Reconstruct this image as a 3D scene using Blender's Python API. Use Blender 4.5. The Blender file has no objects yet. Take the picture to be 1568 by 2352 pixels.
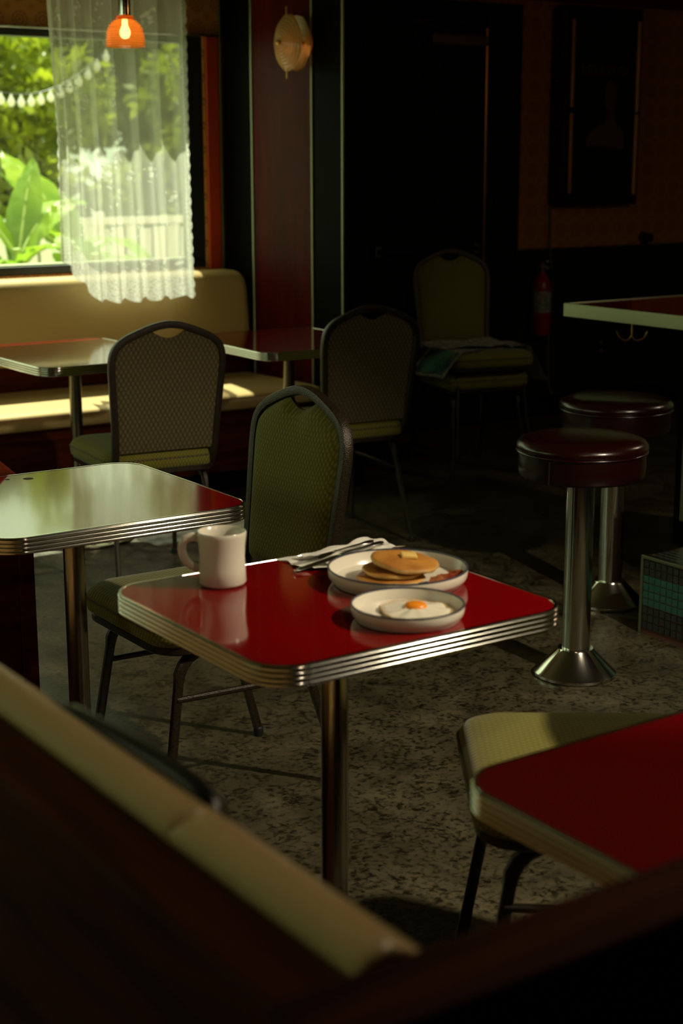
import bpy, math, random
import numpy as np
from mathutils import Vector, Matrix

random.seed(7)
RNG = np.random.default_rng(7)
PI = math.pi
SC = bpy.context.scene
COL = SC.collection

# ------------------------------------------------------------------ camera
YAW, PITCH, ROLL = 0.972827, 0.224588, -0.002135
EYE = Vector((0.0, 0.0, 1.5))
_h = Vector((math.cos(YAW), math.sin(YAW), 0)); _r = Vector((math.sin(YAW), -math.cos(YAW), 0)); _z = Vector((0, 0, 1))
_F = math.cos(PITCH) * _h - math.sin(PITCH) * _z
_U = math.sin(PITCH) * _h + math.cos(PITCH) * _z
_R = math.cos(ROLL) * _r + math.sin(ROLL) * _U
_U = -math.sin(ROLL) * _r + math.cos(ROLL) * _U
cam_d = bpy.data.cameras.new('camera')
cam_d.sensor_fit = 'VERTICAL'; cam_d.sensor_height = 36.0; cam_d.sensor_width = 24.0
cam_d.lens = 3544.185 / 2352 * 36
cam_d.clip_start = 0.05; cam_d.clip_end = 200
cam_d.dof.use_dof = True; cam_d.dof.focus_distance = 3.8; cam_d.dof.aperture_fstop = 3.8
cam = bpy.data.objects.new('camera', cam_d); COL.objects.link(cam)
M = Matrix.Identity(4)
for i in range(3):
    M[i][0] = _R[i]; M[i][1] = _U[i]; M[i][2] = -_F[i]; M[i][3] = EYE[i]
cam.matrix_world = M
SC.camera = cam

# ------------------------------------------------------------------ sky, sun, exposure
world = bpy.data.worlds.new('sky'); SC.world = world; world.use_nodes = True
_wn = world.node_tree.nodes; _wl = world.node_tree.links
_bg = _wn['Background']; _bg.inputs['Color'].default_value = (0.88, 0.95, 0.64, 1); _bg.inputs['Strength'].default_value = 2.0
sun_d = bpy.data.lights.new('sun', 'SUN'); sun_d.energy = 12.0; sun_d.angle = 0.012; sun_d.color = (1.0, 0.94, 0.80)
sun = bpy.data.objects.new('sun', sun_d); COL.objects.link(sun)
sun.location = (5, 12, 10)
sun.rotation_euler = Vector((-0.20, -1.0, -1.24)).to_track_quat('-Z', 'Y').to_euler()
SPOT_POWER = 255.0
SC.view_settings.view_transform = 'Standard'; SC.view_settings.look = 'None'
SC.view_settings.exposure = 0.0; SC.view_settings.gamma = 1.0
SC.view_settings.use_curve_mapping = False

# ------------------------------------------------------------------ materials
def lin(r, g, b):
    f = lambda c: (c / 255 / 12.92) if c / 255 <= 0.04045 else ((c / 255 + 0.055) / 1.055) ** 2.4
    return (f(r), f(g), f(b), 1)

def nd(nt, t, **kw):
    n = nt.nodes.new(t)
    for k, v in kw.items():
        if k.startswith('i_'):
            n.inputs[k[2:].replace('_', ' ')].default_value = v
        else:
            setattr(n, k, v)
    return n

def mat(name, col, rough=0.5, metal=0.0, spec=0.5, coat=0.0, noise=None, bump=None, trans=0.0, sheen=0.0, emit=None, ior=1.5):
    """noise=(scale, colour2, amount, detail); bump=(scale, strength)"""
    m = bpy.data.materials.new(name); m.use_nodes = True
    nt = m.node_tree; b = nt.nodes['Principled BSDF']
    c = tuple(col) if len(col) == 4 else tuple(col) + (1,)
    b.inputs['Base Color'].default_value = c
    b.inputs['Roughness'].default_value = rough; b.inputs['Metallic'].default_value = metal
    b.inputs['Specular IOR Level'].default_value = spec; b.inputs['Coat Weight'].default_value = coat
    b.inputs['Coat Roughness'].default_value = 0.05; b.inputs['IOR'].default_value = ior
    b.inputs['Transmission Weight'].default_value = trans; b.inputs['Sheen Weight'].default_value = sheen
    tc = nd(nt, 'ShaderNodeTexCoord')
    if noise:
        n = nd(nt, 'ShaderNodeTexNoise', i_Scale=noise[0], i_Detail=noise[3] if len(noise) > 3 else 4.0)
        nt.links.new(tc.outputs['Object'], n.inputs['Vector'])
        rp = nd(nt, 'ShaderNodeValToRGB')
        rp.color_ramp.elements[0].position = 0.5 - 0.5 * noise[2] if noise[2] < 1 else 0.4
        rp.color_ramp.elements[1].position = 0.62
        c2 = noise[1]; rp.color_ramp.elements[0].color = tuple(c2) if len(c2) == 4 else tuple(c2) + (1,)
        rp.color_ramp.elements[1].color = c
        nt.links.new(n.outputs['Fac'], rp.inputs['Fac']); nt.links.new(rp.outputs['Color'], b.inputs['Base Color'])
    if bump:
        n = nd(nt, 'ShaderNodeTexNoise', i_Scale=bump[0], i_Detail=3.0)
        nt.links.new(tc.outputs['Object'], n.inputs['Vector'])
        bp = nd(nt, 'ShaderNodeBump', i_Strength=bump[1], i_Distance=0.004)
        nt.links.new(n.outputs['Fac'], bp.inputs['Height']); nt.links.new(bp.outputs['Normal'], b.inputs['Normal'])
    if emit:
        b.inputs['Emission Color'].default_value = tuple(emit[0]) + (1,); b.inputs['Emission Strength'].default_value = emit[1]
    return m

def math_node(nt, op, a, b=None, c=None):
    n = nd(nt, 'ShaderNodeMath', operation=op)
    for i, v in enumerate((a, b, c)):
        if v is None: continue
        if isinstance(v, (int, float)): n.inputs[i].default_value = v
        else: nt.links.new(v, n.inputs[i])
    return n.outputs[0]

def wood(name, dark, light, scale=1.0, rough=0.35, axis='Z', coat=0.2):
    m = mat(name, light, rough, coat=coat)
    nt = m.node_tree; b = nt.nodes['Principled BSDF']
    tc = nd(nt, 'ShaderNodeTexCoord'); mp = nd(nt, 'ShaderNodeMapping')
    s = {'X': (1.2, 14, 14), 'Y': (14, 1.2, 14), 'Z': (14, 14, 1.2)}[axis]
    mp.inputs['Scale'].default_value = tuple(k * scale for k in s)
    nt.links.new(tc.outputs['Object'], mp.inputs['Vector'])
    n = nd(nt, 'ShaderNodeTexNoise', i_Scale=2.0, i_Detail=6.0, i_Distortion=0.6)
    nt.links.new(mp.outputs[0], n.inputs['Vector'])
    rp = nd(nt, 'ShaderNodeValToRGB')
    rp.color_ramp.elements[0].position = 0.35; rp.color_ramp.elements[0].color = tuple(dark) + (1,)
    rp.color_ramp.elements[1].position = 0.68; rp.color_ramp.elements[1].color = tuple(light) + (1,)
    nt.links.new(n.outputs['Fac'], rp.inputs['Fac']); nt.links.new(rp.outputs['Color'], b.inputs['Base Color'])
    return m

def fabric(name, c1, c2, cell):
    """woven upholstery with a small diamond figure"""
    m = mat(name, c1, 0.85, spec=0.25, sheen=0.15)
    nt = m.node_tree; b = nt.nodes['Principled BSDF']
    tc = nd(nt, 'ShaderNodeTexCoord'); sp = nd(nt, 'ShaderNodeSeparateXYZ')
    nt.links.new(tc.outputs['Object'], sp.inputs[0])
    yz = math_node(nt, 'ADD', sp.outputs[1], sp.outputs[2])
    a = math_node(nt, 'DIVIDE', sp.outputs[0], cell)
    c = math_node(nt, 'DIVIDE', yz, cell * 1.55)
    p = math_node(nt, 'PINGPONG', math_node(nt, 'ADD', a, c), 0.5)
    q = math_node(nt, 'PINGPONG', math_node(nt, 'SUBTRACT', a, c), 0.5)
    d = math_node(nt, 'MULTIPLY', math_node(nt, 'MULTIPLY', p, q), 4.0)
    rp = nd(nt, 'ShaderNodeValToRGB')
    rp.color_ramp.elements[0].position = 0.12; rp.color_ramp.elements[0].color = tuple(c2) + (1,)
    rp.color_ramp.elements[1].position = 0.5; rp.color_ramp.elements[1].color = tuple(c1) + (1,)
    nt.links.new(d, rp.inputs['Fac']); nt.links.new(rp.outputs['Color'], b.inputs['Base Color'])
    bp = nd(nt, 'ShaderNodeBump', i_Strength=0.5, i_Distance=0.002)
    nt.links.new(d, bp.inputs['Height']); nt.links.new(bp.outputs['Normal'], b.inputs['Normal'])
    return m

def wallpaper(name, base, ink, cell=0.16):
    m = mat(name, base, 0.65, spec=0.3)
    nt = m.node_tree; b = nt.nodes['Principled BSDF']
    tc = nd(nt, 'ShaderNodeTexCoord'); sp = nd(nt, 'ShaderNodeSeparateXYZ')
    nt.links.new(tc.outputs['Object'], sp.inputs[0])
    def cellrings(off, freq, rmax):
        fx = math_node(nt, 'SUBTRACT', math_node(nt, 'FRACT', math_node(nt, 'ADD', math_node(nt, 'DIVIDE', sp.outputs[0], cell), off)), 0.5)
        fz = math_node(nt, 'SUBTRACT', math_node(nt, 'FRACT', math_node(nt, 'ADD', math_node(nt, 'DIVIDE', sp.outputs[2], cell), off)), 0.5)
        r = math_node(nt, 'SQRT', math_node(nt, 'ADD', math_node(nt, 'MULTIPLY', fx, fx), math_node(nt, 'MULTIPLY', fz, fz)))
        an = math_node(nt, 'ARCTAN2', fz, fx)
        pet = math_node(nt, 'MULTIPLY', math_node(nt, 'SINE', math_node(nt, 'MULTIPLY', an, 10.0)), 0.5)
        s = math_node(nt, 'ADD', math_node(nt, 'SINE', math_node(nt, 'MULTIPLY', r, freq)), pet)
        return math_node(nt, 'MULTIPLY', math_node(nt, 'GREATER_THAN', s, 0.35), math_node(nt, 'LESS_THAN', r, rmax))
    k = math_node(nt, 'MAXIMUM', cellrings(0.0, 46.0, 0.40), cellrings(0.5, 60.0, 0.13))
    mx = nd(nt, 'ShaderNodeMix', data_type='RGBA')
    mx.inputs['A'].default_value = tuple(base) + (1,); mx.inputs['B'].default_value = tuple(ink) + (1,)
    nt.links.new(math_node(nt, 'MULTIPLY', k, 0.8), mx.inputs['Factor']); nt.links.new(mx.outputs['Result'], b.inputs['Base Color'])
    return m

def leafmat(name, col, col2, trans=0.5):
    m = bpy.data.materials.new(name); m.use_nodes = True; nt = m.node_tree; nt.nodes.clear()
    out = nd(nt, 'ShaderNodeOutputMaterial'); d = nd(nt, 'ShaderNodeBsdfDiffuse'); t = nd(nt, 'ShaderNodeBsdfTranslucent')
    g = nd(nt, 'ShaderNodeBsdfGlossy', i_Roughness=0.35); g.inputs['Color'].default_value = (0.5, 0.5, 0.45, 1)
    n = nd(nt, 'ShaderNodeTexNoise', i_Scale=1.7, i_Detail=3.0); tc = nd(nt, 'ShaderNodeTexCoord')
    nt.links.new(tc.outputs['Object'], n.inputs['Vector'])
    rp = nd(nt, 'ShaderNodeValToRGB'); rp.color_ramp.elements[0].position = 0.35; rp.color_ramp.elements[1].position = 0.65
    rp.color_ramp.elements[0].color = tuple(col) + (1,); rp.color_ramp.elements[1].color = tuple(col2) + (1,)
    nt.links.new(n.outputs['Fac'], rp.inputs['Fac'])
    nt.links.new(rp.outputs[0], d.inputs['Color']); nt.links.new(rp.outputs[0], t.inputs['Color'])
    m1 = nd(nt, 'ShaderNodeMixShader', i_Fac=trans); m2 = nd(nt, 'ShaderNodeMixShader', i_Fac=0.06)
    nt.links.new(d.outputs[0], m1.inputs[1]); nt.links.new(t.outputs[0], m1.inputs[2])
    nt.links.new(m1.outputs[0], m2.inputs[1]); nt.links.new(g.outputs[0], m2.inputs[2]); nt.links.new(m2.outputs[0], out.inputs[0])
    return m

def lace(name):
    m = bpy.data.materials.new(name); m.use_nodes = True; nt = m.node_tree; nt.nodes.clear()
    out = nd(nt, 'ShaderNodeOutputMaterial'); d = nd(nt, 'ShaderNodeBsdfDiffuse'); t = nd(nt, 'ShaderNodeBsdfTranslucent'); tr = nd(nt, 'ShaderNodeBsdfTransparent')
    c = (0.68, 0.665, 0.60, 1); d.inputs['Color'].default_value = c; t.inputs['Color'].default_value = c
    uv = nd(nt, 'ShaderNodeTexCoord'); mp = nd(nt, 'ShaderNodeMapping'); mp.inputs['Scale'].default_value = (9.0, 9.0, 1)
    nt.links.new(uv.outputs['UV'], mp.inputs['Vector'])
    # sprays of flowers: voronoi cells broken up by noise
    vo = nd(nt, 'ShaderNodeTexVoronoi', i_Scale=1.0); nt.links.new(mp.outputs[0], vo.inputs['Vector'])
    no = nd(nt, 'ShaderNodeTexNoise', i_Scale=14.0, i_Detail=2.0); nt.links.new(mp.outputs[0], no.inputs['Vector'])
    v2 = nd(nt, 'ShaderNodeTexVoronoi', i_Scale=5.0); nt.links.new(mp.outputs[0], v2.inputs['Vector'])
    s = math_node(nt, 'MULTIPLY', math_node(nt, 'LESS_THAN', vo.outputs['Distance'], 0.36), math_node(nt, 'LESS_THAN', v2.outputs['Distance'], 0.42))
    # solid scalloped borders (uv.x = cloth width in m, uv.y = height in m)
    sep = nd(nt, 'ShaderNodeSeparateXYZ'); nt.links.new(uv.outputs['UV'], sep.inputs[0])
    edge = math_node(nt, 'LESS_THAN', math_node(nt, 'PINGPONG', sep.outputs[0], 0.5), 0.045)
    hem = math_node(nt, 'LESS_THAN', sep.outputs[1], 0.13)
    bord = math_node(nt, 'MULTIPLY', math_node(nt, 'MAXIMUM', edge, hem), math_node(nt, 'GREATER_THAN', no.outputs['Fac'], 0.45))
    fac = math_node(nt, 'ADD', 0.58, math_node(nt, 'MULTIPLY', math_node(nt, 'MAXIMUM', s, bord), 0.34))
    m1 = nd(nt, 'ShaderNodeMixShader', i_Fac=0.55); m2 = nd(nt, 'ShaderNodeMixShader')
    nt.links.new(d.outputs[0], m1.inputs[1]); nt.links.new(t.outputs[0], m1.inputs[2])
    nt.links.new(fac, m2.inputs[0]); nt.links.new(tr.outputs[0], m2.inputs[1]); nt.links.new(m1.outputs[0], m2.inputs[2])
    nt.links.new(m2.outputs[0], out.inputs[0])
    return m

def thin_glass(name, tint=(1, 1, 1), gloss=0.08):
    m = bpy.data.materials.new(name); m.use_nodes = True; nt = m.node_tree; nt.nodes.clear()
    out = nd(nt, 'ShaderNodeOutputMaterial'); tr = nd(nt, 'ShaderNodeBsdfTransparent'); g = nd(nt, 'ShaderNodeBsdfGlossy', i_Roughness=0.02)
    tr.inputs['Color'].default_value = tuple(tint) + (1,)
    lw = nd(nt, 'ShaderNodeLayerWeight', i_Blend=0.5); mx = nd(nt, 'ShaderNodeMixShader')
    nt.links.new(math_node(nt, 'ADD', 0.04, math_node(nt, 'MULTIPLY', math_node(nt, 'POWER', lw.outputs['Facing'], 5.0), 0.7)), mx.inputs[0]); nt.links.new(tr.outputs[0], mx.inputs[1]); nt.links.new(g.outputs[0], mx.inputs[2])
    nt.links.new(mx.outputs[0], out.inputs[0])
    return m

def shade_glass(name, col, clear=0.35):
    m = bpy.data.materials.new(name); m.use_nodes = True; nt = m.node_tree; nt.nodes.clear()
    out = nd(nt, 'ShaderNodeOutputMaterial'); tr = nd(nt, 'ShaderNodeBsdfTransparent'); t = nd(nt, 'ShaderNodeBsdfTranslucent'); d = nd(nt, 'ShaderNodeBsdfDiffuse')
    g = nd(nt, 'ShaderNodeBsdfGlossy', i_Roughness=0.08)
    for x in (t, d): x.inputs['Color'].default_value = tuple(col) + (1,)
    tr.inputs['Color'].default_value = tuple(min(1.0, c_ ** 0.45) for c_ in col) + (1,)
    a = nd(nt, 'ShaderNodeMixShader', i_Fac=0.6); b = nd(nt, 'ShaderNodeMixShader', i_Fac=clear); c = nd(nt, 'ShaderNodeMixShader')
    lw = nd(nt, 'ShaderNodeLayerWeight', i_Blend=0.5)
    fr = nd(nt, 'ShaderNodeMath', operation='MULTIPLY_ADD'); nt.links.new(math_node(nt, 'POWER', lw.outputs['Facing'], 5.0), fr.inputs[0]); fr.inputs[1].default_value = 0.7; fr.inputs[2].default_value = 0.04
    nt.links.new(d.outputs[0], a.inputs[1]); nt.links.new(t.outputs[0], a.inputs[2])
    nt.links.new(a.outputs[0], b.inputs[1]); nt.links.new(tr.outputs[0], b.inputs[2])
    nt.links.new(fr.outputs[0], c.inputs[0]); nt.links.new(b.outputs[0], c.inputs[1]); nt.links.new(g.outputs[0], c.inputs[2])
    nt.links.new(c.outputs[0], out.inputs[0])
    return m

def concrete(name):
    m = mat(name, (0.2, 0.18, 0.12), 0.4, spec=0.4)
    nt = m.node_tree; b = nt.nodes['Principled BSDF']; tc = nd(nt, 'ShaderNodeTexCoord')
    def nz(scale, detail=6.0, dist=0.0):
        n = nd(nt, 'ShaderNodeTexNoise', i_Scale=scale, i_Detail=detail, i_Distortion=dist, i_Roughness=0.62)
        nt.links.new(tc.outputs['Object'], n.inputs['Vector']); return n.outputs['Fac']
    big = nz(3.0, 8.0, 0.9); fine = nz(64.0, 6.0, 0.3); mid = nz(17.0, 6.0, 0.3)
    r1 = nd(nt, 'ShaderNodeValToRGB'); r1.color_ramp.elements[0].position = 0.33; r1.color_ramp.elements[1].position = 0.68
    r1.color_ramp.elements[0].color = (0.034, 0.028, 0.014, 1); r1.color_ramp.elements[1].color = (0.145, 0.124, 0.072, 1)
    nt.links.new(big, r1.inputs[0])
    r2 = nd(nt, 'ShaderNodeValToRGB'); r2.color_ramp.elements[0].position = 0.41; r2.color_ramp.elements[1].position = 0.53
    r2.color_ramp.elements[0].color = (0.16, 0.15, 0.13, 1); r2.color_ramp.elements[1].color = (1, 1, 1, 1)
    nt.links.new(math_node(nt, 'ADD', math_node(nt, 'MULTIPLY', fine, 0.62), math_node(nt, 'MULTIPLY', mid, 0.38)), r2.inputs[0])
    mx = nd(nt, 'ShaderNodeMix', data_type='RGBA', blend_type='MULTIPLY'); mx.inputs['Factor'].default_value = 1.0
    nt.links.new(r1.outputs[0], mx.inputs['A']); nt.links.new(r2.outputs[0], mx.inputs['B'])
    nt.links.new(mx.outputs['Result'], b.inputs['Base Color'])
    nt.links.new(math_node(nt, 'ADD', math_node(nt, 'MULTIPLY', mid, 0.35), 0.16), b.inputs['Roughness'])
    bp = nd(nt, 'ShaderNodeBump', i_Strength=0.12, i_Distance=0.003); nt.links.new(mid, bp.inputs['Height']); nt.links.new(bp.outputs[0], b.inputs['Normal'])
    return m

MT = {}
MT['floor'] = concrete('polished_concrete')
MT['red'] = mat('red_laminate', (0.19, 0.0015, 0.002), 0.09, spec=0.55, coat=0.35, bump=(9, 0.006))
MT['chrome'] = mat('chrome', (0.62, 0.60, 0.54), 0.14, metal=1.0)
MT['alu'] = mat('brushed_aluminium', (0.24, 0.245, 0.15), 0.38, metal=1.0)
MT['steel_post'] = mat('satin_steel', (0.36, 0.32, 0.24), 0.24, metal=1.0)
MT['vinyl'] = mat('cream_vinyl', (0.64, 0.45, 0.19), 0.32, spec=0.5, bump=(160, 0.05))
MT['black_vinyl'] = mat('black_vinyl', (0.012, 0.011, 0.010), 0.3)
MT['maroon'] = mat('maroon_vinyl', (0.012, 0.0008, 0.0006), 0.25, spec=0.5, bump=(200, 0.04))
MT['wood'] = wood('red_stained_wood', (0.05, 0.009, 0.003), (0.125, 0.023, 0.007), 1.0, 0.55, 'X', 0.0)
MT['wood_y'] = wood('red_stained_wood_lengthwise', (0.030, 0.007, 0.0025), (0.075, 0.018, 0.006), 1.0, 0.5, 'Y', 0.0)
for _k in ('wood', 'wood_y'): MT[_k].node_tree.nodes['Principled BSDF'].inputs['Specular IOR Level'].default_value = 0.03
MT['dark_wood'] = wood('dark_partition_wood', (0.026, 0.006, 0.002), (0.06, 0.015, 0.005), 1.0, 0.6, 'X', 0.0)
MT['dark_wood'].node_tree.nodes['Principled BSDF'].inputs['Specular IOR Level'].default_value = 0.03
MT['red_panel'] = wood('red_lacquered_panel', (0.034, 0.0018, 0.0008), (0.060, 0.0030, 0.0012), 0.6, 0.42, 'Z', 0.0)
MT['red_panel'].node_tree.nodes['Principled BSDF'].inputs['Specular IOR Level'].default_value = 0.04
MT['red_paint'] = mat('red_painted_jamb', (0.52, 0.055, 0.012), 0.4)
MT['black_panel'] = mat('black_laminate', (0.0022, 0.002, 0.0016), 0.5, spec=0.02)
MT['black_paint'] = mat('black_painted_steel', (0.005, 0.005, 0.004), 0.45, spec=0.2, bump=(60, 0.05))
MT['win_frame'] = mat('black_window_frame', (0.014, 0.016, 0.014), 0.3)
MT['paper'] = wallpaper('medallion_wallpaper', (0.48, 0.21, 0.048), (0.20, 0.065, 0.018), 0.115)
MT['dark_wall'] = mat('dark_wainscot_paint', (0.010, 0.008, 0.005), 0.5)
MT['ceiling'] = mat('ceiling_paint', (0.10, 0.08, 0.05), 0.8)
MT['plaster'] = mat('dim_plaster', (0.09, 0.045, 0.022), 0.8)
MT['fabric'] = fabric('olive_woven_fabric', (0.215, 0.20, 0.026), (0.125, 0.112, 0.015), 0.0125)
MT['fabric_back'] = fabric('brown_olive_diamond_fabric', (0.135, 0.108, 0.046), (0.065, 0.050, 0.020), 0.017)
MT['bronze'] = mat('hammered_bronze_enamel', (0.035, 0.024, 0.013), 0.34, metal=0.35, noise=(320, (0.016, 0.010, 0.005), 0.2), bump=(380, 0.35))
MT['rubber'] = mat('black_rubber', (0.008, 0.008, 0.008), 0.6)
MT['china'] = mat('off_white_glaze', (0.72, 0.67, 0.55), 0.22, spec=0.5)
MT['china_rim'] = mat('blue_grey_rim_glaze', (0.06, 0.065, 0.085), 0.25)
MT['coffee'] = mat('black_coffee', (0.02, 0.009, 0.004), 0.05)
MT['pancake'] = mat('pancake_crust', (0.50, 0.22, 0.035), 0.55, noise=(22, (0.30, 0.095, 0.012), 0.5), bump=(70, 0.25))
MT['pancake_side'] = mat('pancake_crumb', (0.62, 0.40, 0.13), 0.75, noise=(60, (0.50, 0.26, 0.06), 0.4), bump=(120, 0.4))
MT['butter'] = mat('butter', (0.80, 0.55, 0.16), 0.35)
MT['bacon'] = mat('fried_bacon', (0.22, 0.030, 0.012), 0.3, noise=(40, (0.42, 0.16, 0.06), 0.3), bump=(90, 0.4))
MT['egg_white'] = mat('cooked_egg_white', (0.78, 0.73, 0.58), 0.28, bump=(60, 0.25))
MT['egg_edge'] = mat('crisp_egg_edge', (0.55, 0.35, 0.14), 0.4)
MT['yolk'] = mat('egg_yolk', (0.85, 0.27, 0.015), 0.25)
MT['napkin'] = mat('white_paper_napkin', (0.74, 0.70, 0.62), 0.8)
MT['silver'] = mat('silver_cutlery', (0.70, 0.68, 0.62), 0.17, metal=1.0)
MT['lace'] = lace('white_lace')
MT['pane'] = thin_glass('window_glass', (0.93, 1.0, 0.93))
MT['orange_glass'] = shade_glass('ribbed_orange_glass', (0.62, 0.19, 0.025), 0.38)
MT['cream_glass'] = shade_glass('cream_shell_glass', (0.52, 0.38, 0.17), 0.03)
MT['dim_bulb'] = mat('dim_amber_bulb', (1, 0.6, 0.2), 0.3, emit=((1.0, 0.40, 0.08), 2.0))
MT['bulb'] = mat('lit_bulb', (1, 0.9, 0.7), 0.3, emit=((1.0, 0.76, 0.42), 16.0))
MT['brass'] = mat('old_brass', (0.55, 0.33, 0.09), 0.3, metal=1.0)
MT['gold_tube'] = mat('amber_tube', (0.62, 0.27, 0.05), 0.25, spec=0.6)
MT['tile_teal'] = mat('teal_mosaic_tile', (0.018, 0.095, 0.065), 0.2)
MT['tile_dark'] = mat('black_mosaic_tile', (0.012, 0.014, 0.013), 0.2)
MT['grout'] = mat('red_brown_grout', (0.10, 0.03, 0.015), 0.8)
def mosaic(name):
    m = mat(name, (0.012, 0.014, 0.013), 0.25); nt = m.node_tree; b = nt.nodes['Principled BSDF']
    tc = nd(nt, 'ShaderNodeTexCoord'); sp = nd(nt, 'ShaderNodeSeparateXYZ'); nt.links.new(tc.outputs['Object'], sp.inputs[0])
    def joint(o, off): return math_node(nt, 'LESS_THAN', math_node(nt, 'PINGPONG', math_node(nt, 'ADD', sp.outputs[o], off), 0.01275), 0.0007)
    g = math_node(nt, 'MAXIMUM', joint(1, 0.00775), math_node(nt, 'MAXIMUM', joint(2, -0.0095), math_node(nt, 'MULTIPLY', joint(0, 0.002), math_node(nt, 'GREATER_THAN', sp.outputs[2], 0.2545))))
    band = math_node(nt, 'MULTIPLY', math_node(nt, 'GREATER_THAN', sp.outputs[2], 0.0945), math_node(nt, 'LESS_THAN', sp.outputs[2], 0.1968))
    m1 = nd(nt, 'ShaderNodeMix', data_type='RGBA'); m1.inputs['A'].default_value = (0.012, 0.014, 0.013, 1); m1.inputs['B'].default_value = (0.018, 0.095, 0.065, 1)
    m2 = nd(nt, 'ShaderNodeMix', data_type='RGBA'); m2.inputs['B'].default_value = (0.06, 0.02, 0.012, 1)
    nt.links.new(band, m1.inputs['Factor']); nt.links.new(m1.outputs['Result'], m2.inputs['A']); nt.links.new(g, m2.inputs['Factor']); nt.links.new(m2.outputs['Result'], b.inputs['Base Color'])
    return m
MT['mosaic'] = mosaic('mosaic_far_tiles')
MT['newsprint'] = mat('newsprint', (0.52, 0.50, 0.40), 0.85, noise=(55, (0.26, 0.25, 0.21), 0.1))
MT['news_green'] = mat('newspaper_advert', (0.10, 0.34, 0.20), 0.7, noise=(9, (0.03, 0.07, 0.09), 0.1))
MT['ext_red'] = mat('extinguisher_red', (0.35, 0.012, 0.010), 0.3)
MT['ext_label'] = mat('extinguisher_label', (0.40, 0.40, 0.34), 0.5, noise=(60, (0.2, 0.2, 0.18), 0.1))
MT['off_white'] = mat('off_white_plastic', (0.55, 0.52, 0.42), 0.4)
MT['poster_black'] = mat('poster_black', (0.008, 0.007, 0.006), 0.35)
MT['poster_ink'] = mat('poster_faded_ink', (0.17, 0.08, 0.035), 0.5)
MT['poster_skin'] = mat('poster_figure_tone', (0.13, 0.075, 0.035), 0.5)
MT['cable'] = mat('grey_cable', (0.16, 0.11, 0.06), 0.5)
MT['grass'] = mat('lawn', (0.20, 0.30, 0.05), 0.9, noise=(3, (0.10, 0.18, 0.03), 0.3))
MT['gravel'] = mat('pale_gravel', (0.62, 0.58, 0.48), 0.9, noise=(30, (0.45, 0.42, 0.34), 0.3))
MT['white_paint'] = mat('white_painted_boards', (0.78, 0.76, 0.70), 0.6)
MT['leaf_a'] = leafmat('tree_leaf', (0.17, 0.22, 0.008), (0.40, 0.45, 0.025), 0.55)
MT['leaf_b'] = leafmat('tree_leaf_dark', (0.09, 0.13, 0.006), (0.24, 0.29, 0.016), 0.5)
MT['leaf_banana'] = leafmat('banana_leaf', (0.17, 0.32, 0.016), (0.44, 0.58, 0.035), 0.6)
MT['rib_green'] = mat('banana_midrib', (0.45, 0.55, 0.14), 0.5)
MT['bark'] = mat('bark', (0.10, 0.06, 0.035), 0.9, noise=(12, (0.05, 0.03, 0.02), 0.3))
MT['globe'] = mat('clear_bulb_glass', (0.85, 0.85, 0.80), 0.05, spec=1.0)

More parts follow.
